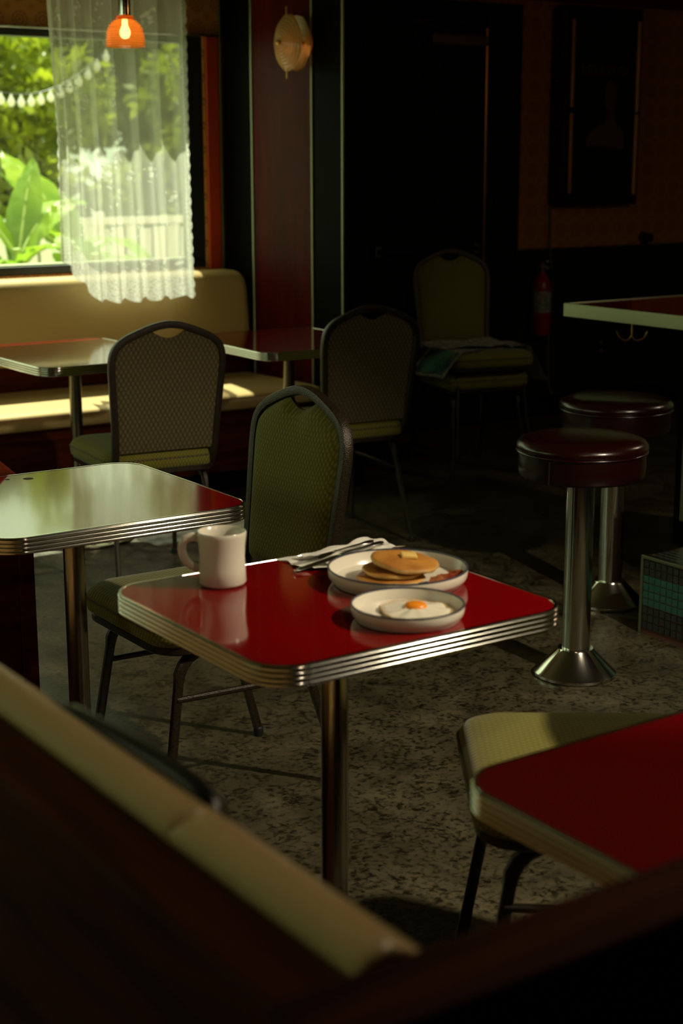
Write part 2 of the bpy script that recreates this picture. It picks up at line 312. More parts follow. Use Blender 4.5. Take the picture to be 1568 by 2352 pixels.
# ------------------------------------------------------------------ mesh helpers
class MB:
    def __init__(s): s.v = []; s.f = []
    def add(s, vs, fs):
        o = len(s.v); s.v += [tuple(p) for p in vs]; s.f += [tuple(i + o for i in f) for f in fs]; return s
    def box(s, x0, x1, y0, y1, z0, z1):
        return s.add([(x0, y0, z0), (x1, y0, z0), (x1, y1, z0), (x0, y1, z0), (x0, y0, z1), (x1, y0, z1), (x1, y1, z1), (x0, y1, z1)],
                     [(3, 2, 1, 0), (4, 5, 6, 7), (0, 1, 5, 4), (1, 2, 6, 5), (2, 3, 7, 6), (3, 0, 4, 7)])
    def rings(s, rings, cap0=True, cap1=True, closed=False):
        n = len(rings[0]); vs = [p for r in rings for p in r]; fs = []; m = len(rings)
        for k in range(m if closed else m - 1):
            a = k * n; b = ((k + 1) % m) * n
            for i in range(n):
                j = (i + 1) % n; fs.append((a + i, a + j, b + j, b + i))
        if not closed:
            if cap0: fs.append(tuple(reversed(range(n))))
            if cap1: fs.append(tuple((m - 1) * n + i for i in range(n)))
        return s.add(vs, fs)
    def lathe(s, prof, n=32, c=(0, 0, 0), cap0=True, cap1=True):
        return s.rings([[(c[0] + r * math.cos(2 * PI * i / n), c[1] + r * math.sin(2 * PI * i / n), c[2] + z) for i in range(n)] for r, z in prof], cap0, cap1)
    def prism(s, poly, a, b, axis='Z'):
        P = {'Z': lambda p, t: (p[0], p[1], t), 'Y': lambda p, t: (p[0], t, p[1]), 'X': lambda p, t: (t, p[0], p[1])}[axis]
        return s.rings([[P(p, a) for p in poly], [P(p, b) for p in poly]])
    def sweep(s, path, w, h=None, up=(0, 0, 1), n=8, taper=None, closed=False, cap=True, square=False):
        """elliptic (or rounded square) section swept along a path; w along side, h along the other"""
        h = h or w; P = [Vector(p) for p in path]; N = len(P); R = []
        prev = None
        for i, p in enumerate(P):
            if closed: t = (P[(i + 1) % N] - P[i - 1]).normalized()
            else: t = (P[min(i + 1, N - 1)] - P[max(i - 1, 0)]).normalized()
            if prev is None:
                u = Vector(up); u = u - t * u.dot(t)
                if u.length < 1e-4: u = Vector((1, 0, 0)) - t * t.x
            else:
                u = prev - t * prev.dot(t)
            u.normalize(); prev = u; sd = t.cross(u)
            k = taper(i / max(1, N - 1)) if taper else 1.0
            ring = []
            for j in range(n):
                a = 2 * PI * (j + 0.5) / n; ca, sa = math.cos(a), math.sin(a)
                if square:
                    q = 0.45; ca = math.copysign(abs(ca) ** q, ca); sa = math.copysign(abs(sa) ** q, sa)
                ring.append(p + sd * (ca * w * k) + u * (sa * h * k))
            R.append(ring)
        return s.rings(R, cap, cap, closed)
    def grid(s, fn, nu, nv):
        vs = [fn(i / nu, j / nv) for j in range(nv + 1) for i in range(nu + 1)]
        return s.add(vs, [(j * (nu + 1) + i, j * (nu + 1) + i + 1, (j + 1) * (nu + 1) + i + 1, (j + 1) * (nu + 1) + i) for j in range(nv) for i in range(nu)])
    def mesh(s, name):
        m = bpy.data.meshes.new(name); m.from_pydata(s.v, [], s.f); m.update(); return m
    def build(s, name, m, parent=None, smooth=None, bevel=None, loc=None, recalc=True):
        me = s.mesh(name)
        if recalc:
            import bmesh
            bm = bmesh.new(); bm.from_mesh(me); bmesh.ops.recalc_face_normals(bm, faces=bm.faces); bm.to_mesh(me); bm.free()
        if smooth is not None:
            me.polygons.foreach_set('use_smooth', [True] * len(me.polygons)); me.set_sharp_from_angle(angle=math.radians(smooth))
        return link(name, me, m, parent, bevel, loc)

def link(name, me, m, parent=None, bevel=None, loc=None):
    if m is not None and not me.materials: me.materials.append(MT[m] if isinstance(m, str) else m)
    o = bpy.data.objects.new(name, me); COL.objects.link(o)
    if parent is not None: o.parent = parent
    if loc is not None: o.location = loc
    if bevel:
        b = o.modifiers.new('bevel', 'BEVEL'); b.width = bevel; b.segments = 2; b.limit_method = 'ANGLE'; b.angle_limit = math.radians(40)
    return o

def tag(o, label, cat, group=None):
    o['label'] = label; o['category'] = cat
    if group: o['group'] = group
    return o
def thing(name, label, cat, loc=(0, 0, 0), rz=0.0, group=None):
    o = bpy.data.objects.new(name, None); o.empty_display_size = 0.1; COL.objects.link(o)
    o.location = loc; o.rotation_euler = (0, 0, rz); return tag(o, label, cat, group)
def struct(o): o['kind'] = 'structure'; return o
def place(o, loc, rz=0.0, rx=0.0, ry=0.0): o.location = loc; o.rotation_euler = (rx, ry, rz); return o
def copy_tree(o, parent=None):
    c = o.copy(); COL.objects.link(c)
    if parent is not None: c.parent = parent
    for ch in list(o.children): copy_tree(ch, c)
    return c
def box(name, m, b, parent=None, bevel=None, loc=None): return MB().box(*b).build(name, m, parent, None, bevel, loc)

def rrect(w, d, r, n=8, cx=0, cy=0):
    pts = []
    for k, (sx, sy) in enumerate(((1, 1), (-1, 1), (-1, -1), (1, -1))):
        for i in range(n + 1):
            a = PI / 2 * k + PI / 2 * i / n
            pts.append((cx + sx * (w / 2 - r) + r * math.cos(a), cy + sy * (d / 2 - r) + r * math.sin(a), math.cos(a), math.sin(a)))
    return pts

def arc(c, r, a0, a1, n, plane):
    out = []
    for i in range(n + 1):
        a = a0 + (a1 - a0) * i / n; x, y = r * math.cos(a), r * math.sin(a)
        out.append({'yz': (c[0], c[1] + x, c[2] + y), 'xz': (c[0] + x, c[1], c[2] + y), 'xy': (c[0] + x, c[1] + y, c[2])}[plane])
    return out

def smooth_path(pts, n=6):
    """Catmull-Rom through the points"""
    P = [Vector(p) for p in pts]; out = []
    for i in range(len(P) - 1):
        p0 = P[max(i - 1, 0)]; p1 = P[i]; p2 = P[i + 1]; p3 = P[min(i + 2, len(P) - 1)]
        for k in range(n):
            t = k / n
            out.append(0.5 * ((2 * p1) + (p2 - p0) * t + (2 * p0 - 5 * p1 + 4 * p2 - p3) * t * t + (3 * p1 - p0 - 3 * p2 + p3) * t ** 3))
    out.append(P[-1]); return out
#@@BODY

# ================================================================== THE ROOM
RX0, RX1, RY0, RY1, RH = -2.6, 9.2, -2.6, 6.90, 2.75
struct(box('floor', 'floor', (RX0 - 0.14, RX1 + 0.14, RY0 - 0.14, RY1 + 0.14, -0.12, 0)))
struct(box('ceiling', 'ceiling', (RX0 - 0.14, RX1 + 0.14, RY0 - 0.14, RY1 + 0.14, RH, RH + 0.12)))
LV0, LV1, LZ0, LZ1 = 2.2, 6.4, 0.97, 2.36          # side window, left of the view
w = MB()
w.box(RX0 - 0.14, RX0, RY0, RY1, 0, LZ0); w.box(RX0 - 0.14, RX0, RY0, RY1, LZ1, RH); w.box(RX0 - 0.14, RX0, RY0, LV0, LZ0, LZ1); w.box(RX0 - 0.14, RX0, LV1, RY1, LZ0, LZ1)
struct(w.build('wall_left', 'plaster'))
win2 = struct(bpy.data.objects.new('window_2', None)); COL.objects.link(win2)
for a, b in ((LZ0, LZ0 + 0.04), (LZ1 - 0.035, LZ1)): box('rail', 'win_frame', (RX0 - 0.10, RX0 - 0.03, LV0, LV1, a, b), win2, 0.004)
for y in (LV0, (LV0 + LV1) / 2 - 0.03, LV1 - 0.06): box('stile', 'win_frame', (RX0 - 0.10, RX0 - 0.03, y, y + 0.06, LZ0 + 0.04, LZ1 - 0.035), win2, 0.004)
for a, b in ((LV0 + 0.06, (LV0 + LV1) / 2 - 0.03), ((LV0 + LV1) / 2 + 0.03, LV1 - 0.06)): box('pane', 'pane', (RX0 - 0.068, RX0 - 0.062, a, b, LZ0 + 0.04, LZ1 - 0.035), win2)
struct(box('wall_right', 'plaster', (RX1, RX1 + 0.14, RY0, RY1, 0, RH)))
struct(box('wall_rear', 'plaster', (RX0 - 0.14, RX1 + 0.14, RY0 - 0.14, RY0, 0, RH)))
WX0, WX1, WZ0, WZ1 = -1.5, 3.885, 0.970, 2.090          # window opening
w = MB()
w.box(RX0 - 0.14, 4.05, RY1, RY1 + 0.14, 0, WZ0); w.box(RX0 - 0.14, 4.05, RY1, RY1 + 0.14, WZ1, RH)
w.box(RX0 - 0.14, WX0, RY1, RY1 + 0.14, WZ0, WZ1); w.box(WX1, 4.05, RY1, RY1 + 0.14, WZ0, WZ1)
wall_window = struct(w.build('wall_window', 'paper'))
box('jamb_board', 'red_paint', (WX1 + 0.008, 3.962, RY1 - 0.014, RY1, WZ0 - 0.01, WZ1 - 0.005), wall_window, 0.003)
box('corner_strip', 'alu', (3.966, 3.990, RY1 - 0.018, RY1, 0.96, RH), wall_window, 0.005)
box('head_moulding', 'chrome', (WX0 - 0.05, 3.962, RY1 - 0.020, RY1, WZ1 - 0.002, WZ1 + 0.010), wall_window, 0.004)

# window: frame, mullions, panes, sill
win = struct(bpy.data.objects.new('window_1', None)); COL.objects.link(win)
FR = 0.055
box('top_rail', 'win_frame', (WX0, WX1, RY1 + 0.015, RY1 + 0.095, WZ1 - 0.035, WZ1), win, 0.004)
box('bottom_rail', 'win_frame', (WX0, WX1, RY1 + 0.015, RY1 + 0.095, WZ0, WZ0 + 0.040), win, 0.004)
xs = [WX0, 0.15, 2.02, WX1]
for i, x in enumerate(xs):
    a, b = (x, x + FR) if i == 0 else ((x - 0.085, x) if i == 3 else (x - 0.03, x + 0.03))
    box('stile', 'win_frame', (a, b, RY1 + 0.015, RY1 + 0.095, WZ0 + 0.04, WZ1 - 0.035), win, 0.004)
for a, b in ((xs[0] + FR, xs[1] - 0.03), (xs[1] + 0.03, xs[2] - 0.03), (xs[2] + 0.03, xs[3] - 0.085)):
    box('pane', 'pane', (a, b, RY1 + 0.052, RY1 + 0.058, WZ0 + 0.04, WZ1 - 0.035), win)
box('sill', 'alu', (WX0, WX1 - 0.085, RY1 + 0.060, RY1 + 0.16, WZ0 + 0.030, WZ0 + 0.046), win, 0.003)

# return wall with lacquered panels between chrome strips
RU = 4.0
wr = struct(box('wall_return', 'black_panel', (RU, RU + 0.11, 5.83, RY1 + 0.14, 0, RH)))
for a, b, m_ in ((6.622, 6.880, 'black_panel'), (6.092, 6.608, 'red_panel'), (5.842, 6.078, 'black_panel')):
    box('panel', m_, (RU - 0.012, RU, a, b, 0.02, RH - 0.01), wr, 0.002)
for c in (6.615, 6.085, 5.836):
    MB().lathe([(0.0075, 0.02), (0.0075, RH - 0.01)], 20, (RU - 0.013, c, 0)).build('trim_strip', 'alu', wr, 40)

# back wall: wallpaper over a dark wainscot, door, frame
wb = struct(box('wall_back', 'paper', (4.05, RX1 + 0.14, RY1, RY1 + 0.14, 0, RH)))
box('wainscot', 'dark_wall', (RU + 0.11, RX1, RY1 - 0.020, RY1, 0, 0.975), wb, 0.002)
box('chair_rail', 'dark_wall', (RU + 0.11, RX1, RY1 - 0.034, RY1, 0.965, 0.990), wb, 0.004)
box('crown_board', 'wood', (RU + 0.11, RX1, RY1 - 0.03, RY1, 2.37, RH), wb, 0.003)
door = struct(bpy.data.objects.new('door_1', None)); COL.objects.link(door)
box('slab', 'black_paint', (4.76, 5.640, RY1 - 0.050, RY1 - 0.030, 0.01, 2.24), door, 0.003)
box('frame_post', 'black_paint', (5.645, 5.885, RY1 - 0.065, RY1, 0, 2.335), door, 0.006)
box('frame_post', 'black_paint', (4.62, 4.755, RY1 - 0.065, RY1, 0, 2.335), door, 0.006)
box('frame_head', 'black_paint', (4.755, 5.645, RY1 - 0.065, RY1, 2.245, 2.335), door, 0.006)
box('edge_strip', 'brass', (5.628, 5.642, RY1 - 0.064, RY1 - 0.050, 0.02, 2.20), door, 0.003)
cl = box('closer_body', 'off_white', (5.23, 5.60, RY1 - 0.115, RY1 - 0.050, 2.10, 2.155), door, 0.008)
cl.data.materials.clear(); cl.data.materials.append(MT['cable'])
box('closer_cap', 'alu', (5.222, 5.235, RY1 - 0.113, RY1 - 0.052, 2.103, 2.152), cl, 0.003)
MB().sweep([(5.35, RY1 - 0.10, 2.165), (5.05, RY1 - 0.16, 2.21), (5.50, RY1 - 0.08, 2.225)], 0.006, 0.004).build('closer_arm', 'brass', door, 30)
MB().sweep([(4.86, RY1 - 0.10, 1.015), (5.56, RY1 - 0.10, 1.015)], 0.013, 0.02).build('push_bar', 'black_paint', door, 30)
for x in (4.87, 5.55): box('push_bar_mount', 'alu', (x - 0.02, x + 0.02, RY1 - 0.11, RY1 - 0.05, 0.985, 1.045), door, 0.004)
struct(box('baseboard_back', 'black_panel', (5.90, RX1, RY1 - 0.034, RY1 - 0.0205, 0, 0.12), None, 0.003))

em = thing('emergency_light', 'long off-white lamp box on the wall above the dark door', 'lamp', (5.32, RY1, 2.37))
MB().prism([(p[0], p[1]) for p in rrect(0.37, 0.12, 0.03, 5, 0, 0.02)], -0.06, 0.0, 'Y').build('housing', 'off_white', em, 35)
MB().prism([(p[0], p[1]) for p in rrect(0.33, 0.05, 0.02, 5, 0, -0.005)], -0.066, -0.058, 'Y').build('diffuser', 'china', em, 35)

# ================================================================== OUTSIDE
struct(box('ground', 'grass', (-14, 40, -8, 48, -0.25, -0.121)))
struct(box('ground_path', 'gravel', (-6, 16, 8.2, 12.6, -0.121, -0.085)))
struct(box('roof_eave', 'white_paint', (RX0 - 0.3, RX1 + 0.3, RY1 + 0.14, 7.50, 2.72, 2.82)))

def leaf_cloud(n, fn, size, rng):
    """n small pointed leaves, each two triangles folded along the midrib"""
    c = np.array([fn(rng) for _ in range(n)])
    d = rng.normal(size=(n, 3)); d[:, 2] -= 0.5; d /= np.linalg.norm(d, axis=1)[:, None]
    e = np.cross(d, rng.normal(size=(n, 3))); e /= np.linalg.norm(e, axis=1)[:, None]
    s = size * rng.uniform(0.6, 1.3, n)[:, None]
    V = np.stack([c, c + d * s * 0.5 + e * s * 0.26, c + d * s, c + d * s * 0.5 - e * s * 0.26], 1).reshape(-1, 3)
    me = bpy.data.meshes.new('foliage'); me.from_pydata(V.tolist(), [], [(4 * i, 4 * i + 1, 4 * i + 2, 4 * i + 3) for i in range(n)]); me.update()
    return me

def tree(name, label, x, y, h, r, lm, n, size, seed, group='trees beyond the window'):
    rng = np.random.default_rng(seed)
    t = thing(name, label, 'tree', (x, y, -0.121), 0, group)
    MB().sweep(smooth_path([(0, 0, 0), (0.06, 0.04, h * 0.25), (-0.05, 0.05, h * 0.55), (0.03, 0, h * 0.8)]), 0.11, taper=lambda k: 1.1 - 0.8 * k).build('trunk', 'bark', t, 60)
    cl_ = [(rng.uniform(-r, r), rng.uniform(-r, r), h * rng.uniform(0.16, 0.95), r * rng.uniform(0.35, 0.55)) for _ in range(26)]
    def fn(g):
        c = cl_[g.integers(len(cl_))]; p = g.normal(size=3); p /= np.linalg.norm(p); k = g.uniform(0.55, 1.0) * c[3]
        return (c[0] + p[0] * k, c[1] + p[1] * k, max(0.2, c[2] + p[2] * k))
    f = link('foliage', leaf_cloud(n, fn, size, rng), lm, t); f['kind'] = 'stuff'
    return t
for i, (x, l) in enumerate(((2.3, 'yellow-green tree left of the window view, mirrored in a table top'), (5.5, 'sunlit yellow-green tree behind the banana leaves'), (8.7, 'sunlit green tree seen through the lace curtain'), (11.9, 'sunlit green tree past the right edge of the window'))):
    tree('leafy_tree', l, x, 14.4 + 0.2 * (i % 2), 3.1, 1.0, 'leaf_a', 14000, 0.15, 1 + i)
for i, (x, l) in enumerate(((2.8, 'dark tree at the back, between the two leftmost sunlit trees'), (6.0, 'dark tree at the back, behind the left half of the curtain'), (9.2, 'dark tree at the back, behind the right half of the curtain'), (12.4, 'dark tree at the back, furthest right past the window jamb'))):
    tree('dense_tree', l, x, 17.9, 3.9, 1.0, 'leaf_b', 15000, 0.19, 20 + i, 'dark trees closing off the garden')
for i, (x, l) in enumerate(((2.3, 'thin tall tree behind the garden, mirrored at the left of a table'), (5.5, 'thin tall tree behind the banana leaves with sky between its leaves'), (8.7, 'thin tall tree with sky between its leaves behind the curtain'), (11.9, 'thin tall tree with sky between its leaves, furthest right'))):
    tree('airy_tree', l, x, 21.3, 5.6 + 0.5 * (i % 2), 1.0, 'leaf_a', 3600, 0.24, 40 + i, 'airy trees against the sky')

def banana(x, y, label, leaves, seed):
    t = thing('banana_plant', label, 'plant', (x, y, -0.085), 0, 'banana plants outside the window')
    MB().sweep(smooth_path([(0, 0, 0), (0.02, 0.01, 0.5), (0.0, 0.0, 1.0)]), 0.055, taper=lambda k: 1.15 - 0.6 * k, n=10).build('stem', 'rib_green', t, 60)
    for az, L, W, z0, droop, rise in leaves:
        ca, sa = math.cos(az), math.sin(az)
        def mid(k): return (L * k * (0.75 if rise > 0.8 else 0.95), z0 + rise * L * k - droop * L * k * k)
        def fn(s, k):
            r, z = mid(k); wd = W * math.sin(PI * min(1, k ** 0.75 * 0.97 + 0.03)) ** 0.7
            q = (s - 0.5) * 2; side = q * wd; z += 0.25 * abs(side) * (1 - k) - 0.35 * abs(side) * k + 0.012 * math.sin(k * 40 + q * 3)
            return (ca * r - sa * side, sa * r + ca * side, z)
        lf = MB().grid(fn, 8, 16).build('leaf', 'leaf_banana', t, 60, recalc=False)
        MB().sweep([(ca * mid(k / 12)[0], sa * mid(k / 12)[0], mid(k / 12)[1] - 0.008) for k in range(13)], 0.014, taper=lambda k: 1.1 - 0.9 * k, n=6).build('midrib', 'rib_green', lf, 60)
    return t
banana(4.15, 10.0, 'tall banana plant with upright leaves at the left edge of the window',
       [(2.4, 0.85, 0.19, 0.95, 0.45, 1.2), (0.4, 0.95, 0.20, 0.9, 0.75, 1.15), (-0.9, 0.9, 0.18, 0.85, 1.0, 0.9), (3.6, 0.9, 0.17, 0.8, 1.1, 0.8), (1.4, 0.9, 0.18, 0.7, 1.1, 0.85), (5.2, 0.7, 0.15, 0.6, 1.1, 0.6), (0.9, 0.72, 0.125, 0.85, 0.35, 1.4), (3.0, 0.75, 0.13, 0.75, 0.7, 1.2), (-0.2, 0.8, 0.16, 0.5, 1.0, 0.7)], 1)
banana(4.75, 10.35, 'banana plant with a broad raised leaf beside the lace curtain',
       [(1.9, 1.0, 0.22, 0.95, 0.35, 1.05), (0.1, 0.9, 0.18, 0.85, 0.9, 0.85), (-1.9, 0.95, 0.2, 0.8, 1.1, 0.8), (3.3, 0.95, 0.2, 0.85, 0.8, 1.0), (4.4, 0.8, 0.16, 0.6, 1.0, 0.7), (2.7, 0.7, 0.13, 0.85, 0.4, 1.35), (5.3, 0.8, 0.16, 0.6, 1.2, 0.6)], 2)
banana(4.35, 9.2, 'low banana plant with drooping leaves just above the window sill',
       [(2.9, 0.7, 0.15, 0.75, 0.9, 0.8), (0.2, 0.75, 0.15, 0.8, 0.9, 0.9), (1.6, 0.7, 0.14, 0.8, 0.6, 1.0), (4.6, 0.65, 0.14, 0.7, 1.0, 0.7)], 3)
banana(2.4, 10.6, 'banana plant standing furthest left in the garden',
       [(2.2, 1.0, 0.2, 1.0, 0.6, 1.1), (0.6, 1.0, 0.2, 1.0, 0.8, 1.0), (-1.2, 0.9, 0.2, 0.9, 1.0, 0.8), (4.0, 0.9, 0.2, 0.9, 1.0, 0.8)], 4)

# white garden fence behind the curtain: posts, rails and boards each their own
fen = thing('garden_fence', 'white board fence across the garden behind the curtain', 'fence', (5.5, 11.9, -0.085))
for k in range(18):
    box('board', 'white_paint', (-1.0 + k * 0.13, -0.90 + k * 0.13, 0, 0.022, 0.05, 1.02 + 0.015 * ((k * 7) % 3)), fen)
for z in (0.25, 1.06): box('rail', 'white_paint', (-1.05, 1.4, -0.03, 0.0, z, z + 0.06), fen, 0.004)
for x in (-1.05, 0.2, 1.4): box('post', 'white_paint', (x - 0.04, x + 0.04, 0.022, 0.10, 0, 1.16), fen, 0.004)

# string of bulbs
sl = thing('string_lights', 'sagging string of clear bulbs hung across the garden trees', 'string lights', (4.52, 10.6, 0))
def cat_(k): return (-0.75 + 1.5 * k, 0.15 * k, 2.30 - 0.36 * (1 - (2 * k - 1) ** 2) + 0.03 * k)
MB().sweep([cat_(i / 40) for i in range(41)], 0.005, n=6).build('wire', 'black_paint', sl, 60)
bm_ = None
for i in range(19):
    p = cat_((i + 0.5) / 19)
    if bm_ is None:
        bm_ = MB().lathe([(0.008, 0.0), (0.012, -0.02), (0.026, -0.045), (0.028, -0.06), (0.018, -0.082), (0.004, -0.088)], 12).build('bulb', 'globe', sl, 60, loc=p)
    else:
        link('bulb', bm_.data, None, sl, loc=p)

# ================================================================== TABLES
def make_table(label, cx, cy, w, d, group, rot=0.0, H=0.76, top_mat='red'):
    t = thing('diner_table', label, 'table', (cx, cy, 0), rot, group)
    R = 0.075; T = 0.036
    o = rrect(w - 0.012, d - 0.012, R - 0.006, 10)
    tp = MB().rings([[(p[0], p[1], z) for p in o] for z in (H - T, H - 0.0015)] + [[(p[0] - p[2] * 0.003, p[1] - p[3] * 0.003, H) for p in o]]).build('tabletop', top_mat, t, 8)
    o = rrect(w, d, R, 10)
    prof = [(-0.010, H - T)]
    for k in range(4):                                   # four polished ridges with dark grooves between
        z0 = H - T + 0.001 + k * (T - 0.002) / 4; dz = (T - 0.002) / 4
        prof += [(-0.0042, z0 + dz * 0.06), (-0.0008, z0 + dz * 0.22), (0.0, z0 + dz * 0.5), (-0.0008, z0 + dz * 0.78), (-0.0042, z0 + dz * 0.94)]
    prof += [(-0.0035, H + 0.0008), (-0.0080, H + 0.0008), (-0.010, H - 0.002)]
    rings = [[(p[0] + p[2] * off, p[1] + p[3] * off, z) for p in o] for off, z in prof]
    band = MB().rings(rings, closed=True).build('edge_band', 'chrome', t, 50)
    MB().box(-0.15, 0.15, -0.15, 0.15, H - T - 0.016, H - T).build('mounting_plate', 'black_paint', t)
    MB().lathe([(0.0245, 0.03), (0.0245, H - T - 0.016)], 28).build('post', 'steel_post', t, 40)
    base = MB().lathe([(0.205, 0.0), (0.215, 0.006), (0.215, 0.012), (0.20, 0.017), (0.09, 0.027), (0.055, 0.034), (0.034, 0.05), (0.0, 0.052)], 40).build('base', 'steel_post', t, 35)
    rib = None
    for k in range(18):
        a = 2 * PI * k / 18
        if rib is None:
            rib = MB().rings([[(0.070, -0.006, 0.028), (0.070, 0.006, 0.028), (0.070, 0.004, 0.034), (0.070, -0.004, 0.034)],
                              [(0.19, -0.014, 0.016), (0.19, 0.014, 0.016), (0.19, 0.010, 0.024), (0.19, -0.010, 0.024)],
                              [(0.203, -0.008, 0.015), (0.203, 0.008, 0.015), (0.203, 0.005, 0.019), (0.203, -0.005, 0.019)]]).build('rib', 'steel_post', base, 40)
            rr = rib
        else: rr = link('rib', rib.data, None, base)
        rr.rotation_euler = (0, 0, a)
    return t
GT = 'red laminate tables with ridged chrome edges'
make_table('red laminate table with ridged chrome edge carrying the mug and breakfast plates', 1.440, 2.137, 0.612, 0.566, GT)
t2 = make_table('chrome-edged table mirroring the green window, left of the mug', 1.412, 3.155, 0.612, 0.620, GT)
for x, y, l in ((-0.045, 0.262, 0.006), (0.0, 0.243, 0.013)):
    MB().lathe([(l, 0), (l * 0.8, 0.0006)], 8).build('chip', 'rubber', t2, loc=(x, y, 0.7602))
make_table('chrome-edged table against the window booth at the far left', 2.560, 5.640, 0.62, 0.82, GT)
make_table('red table by the window booth end, between the two far chairs', 3.485, 5.51, 0.64, 0.76, GT, math.radians(-3))
make_table('red table corner in the right foreground, nearest the camera', 1.412, 1.118, 0.612, 0.560, GT)

# ================================================================== CHAIRS
def frame_y(z): return float(np.interp(z, [0.43, 0.49, 0.60, 0.74, 0.82, 0.95], [-0.19, -0.207, -0.222, -0.240, -0.250, -0.269]))
HOOP = [(0.160, 0.03, 0.428), (0.176, -0.11, 0.428), (0.182, -0.172, 0.442), (0.184, -0.203, 0.492), (0.189, -0.222, 0.60), (0.199, -0.240, 0.74),
        (0.203, -0.250, 0.818), (0.193, -0.2555, 0.866), (0.160, -0.260, 0.899), (0.105, -0.265, 0.924), (0.050, -0.268, 0.943), (0.0, -0.269, 0.950)]
_hz = np.array([[p[0], p[2]] for p in HOOP[6:]])[::-1]
def crown(x): return float(np.interp(abs(x), _hz[:, 0], _hz[:, 1]))
def back_half(z): return float(np.interp(z, [0.50, 0.60, 0.74, 0.82, 0.95], [0.172, 0.178, 0.188, 0.192, 0.192]))
def back_top(x):
    k = 0.062
    if abs(x) < k: return crown(k) - 0.010 - 0.026 * math.cos(PI * x / (2 * k))
    return crown(x) - 0.010
def make_chair(label, loc, rz, group):
    t = thing('banquet_chair', label, 'chair', loc, rz, group)
    # seat cushion
    def outline(s, z, grow=0.0):
        pts = []
        for p in rrect(0.43, 0.455, 0.07, 7, 0, 0.0275):
            k = 1.0 + 0.10 * (p[1]) ; pts.append((p[0] * k * s + p[2] * grow, 0.0275 + (p[1] - 0.0275) * s + p[3] * grow, z))
        return pts
    seat = MB().rings([outline(0.96, 0.432), outline(1.0, 0.440), outline(1.012, 0.458), outline(1.0, 0.478), outline(0.965, 0.492), outline(0.90, 0.500), outline(0.7, 0.506), outline(0.35, 0.508)]).build('seat', 'fabric', t, 60)
    MB().sweep(outline(1.010, 0.470), 0.0035, n=6, closed=True).build('piping', 'fabric_back', seat, 60)
    MB().sweep(outline(0.93, 0.424), 0.011, 0.011, n=8, closed=True, square=True).build('seat_frame', 'bronze', t, 40)
    # back hoop
    pts = HOOP + [(-x, y, z) for x, y, z in HOOP[-2::-1]]
    MB().sweep(smooth_path(pts, 5), 0.0125, 0.0145, up=(0, 0, 1), n=10, square=True).build('back_frame', 'bronze', t, 50)
    # upholstered back: front pad and rear panel
    NU, NV, ZB = 26, 22, 0.502
    def P(s, k, side):
        q = 2 * s - 1; z1 = ZB + k * (0.86 - ZB); w = back_half(z1)
        x = q * w; z = ZB + k * (back_top(x) - ZB)
        e = (1 - abs(q) ** 6) * (1 - (2 * k - 1) ** 8)
        y = frame_y(z) + (0.002 + 0.026 * max(0, e) ** 0.5 if side > 0 else -0.006 - 0.003 * max(0, e))
        return (x, y, z)
    for nm, side, mm in (('backrest', 1, 'fabric'), ('back_panel', -1, 'fabric_back')):
        m_ = MB(); m_.grid(lambda s, k: P(s, k, side), NU, NV); m_.grid(lambda s, k: (P(s, k, 1)[0], frame_y(P(s, k, 1)[2]) - 0.002 * side * -1, P(s, k, 1)[2]), NU, NV)
        ob = m_.build(nm, mm, t, 60, recalc=False)
    # legs: inverted U on each side
    for s in (-1, 1):
        x = 0.172 * s; xf = 0.198 * s
        fp = [(x, 0.0, 0.408), (x, 0.115, 0.408)] + [(x + (xf - x) * 0.12 * i / 5, 0.122 + 0.072 * math.sin(PI / 2 * i / 5), 0.408 - 0.072 * (1 - math.cos(PI / 2 * i / 5))) for i in range(1, 6)] + [(xf, 0.245, 0.016)]
        rp = [(x, 0.0, 0.408), (x, -0.075, 0.408)] + [(x + (xf - x) * 0.15 * i / 5, -0.08 - 0.062 * math.sin(PI / 2 * i / 5), 0.408 - 0.066 * (1 - math.cos(PI / 2 * i / 5))) for i in range(1, 6)] + [(xf, -0.240, 0.016)]
        for pth in (fp, rp):
            lg = MB().sweep(pth, 0.0095, 0.0135, up=(0, 0, 1), n=8, square=True, taper=lambda k: 1.0 if k < 0.85 else 0.82).build('leg', 'bronze', t, 45)
            e = pth[-1]; MB().lathe([(0.012, 0.0), (0.0135, 0.004), (0.0135, 0.022), (0.010, 0.026)], 12, (e[0], e[1], 0)).build('glide', 'rubber', lg, 40)
        MB().sweep([(0.181 * s, 0.203, 0.300), (0.184 * s, -0.170, 0.292)], 0.0075, n=8).build('stretcher', 'bronze', t, 40)
    return t
GC = 'banquet chairs with olive upholstery'
c1 = make_chair('olive banquet chair seen from behind, drawn up to the far left table', (2.53, 4.985, 0), math.radians(-7), GC)
def chair(label, loc, rz): 
    c = copy_tree(c1); c['label'] = label; c.location = loc; c.rotation_euler = (0, 0, math.radians(rz)); return c
chair('green-lit banquet chair with its front turned to us, behind the mug table', (1.765, 3.142, 0), 90)
chair('shaded banquet chair seen from behind, to the right of the far red table', (3.45, 5.08, 0), -5)
chair('banquet chair whose seat shows behind the near right table corner', (1.80, 1.81, 0), 55.7)
chair('lower chair of the stack of two standing by the dark door', (4.768, 5.895, 0), 168)
chair('upper chair of the stack of two by the dark door, newspapers on its seat', (4.758, 5.848, 0.105), 168)

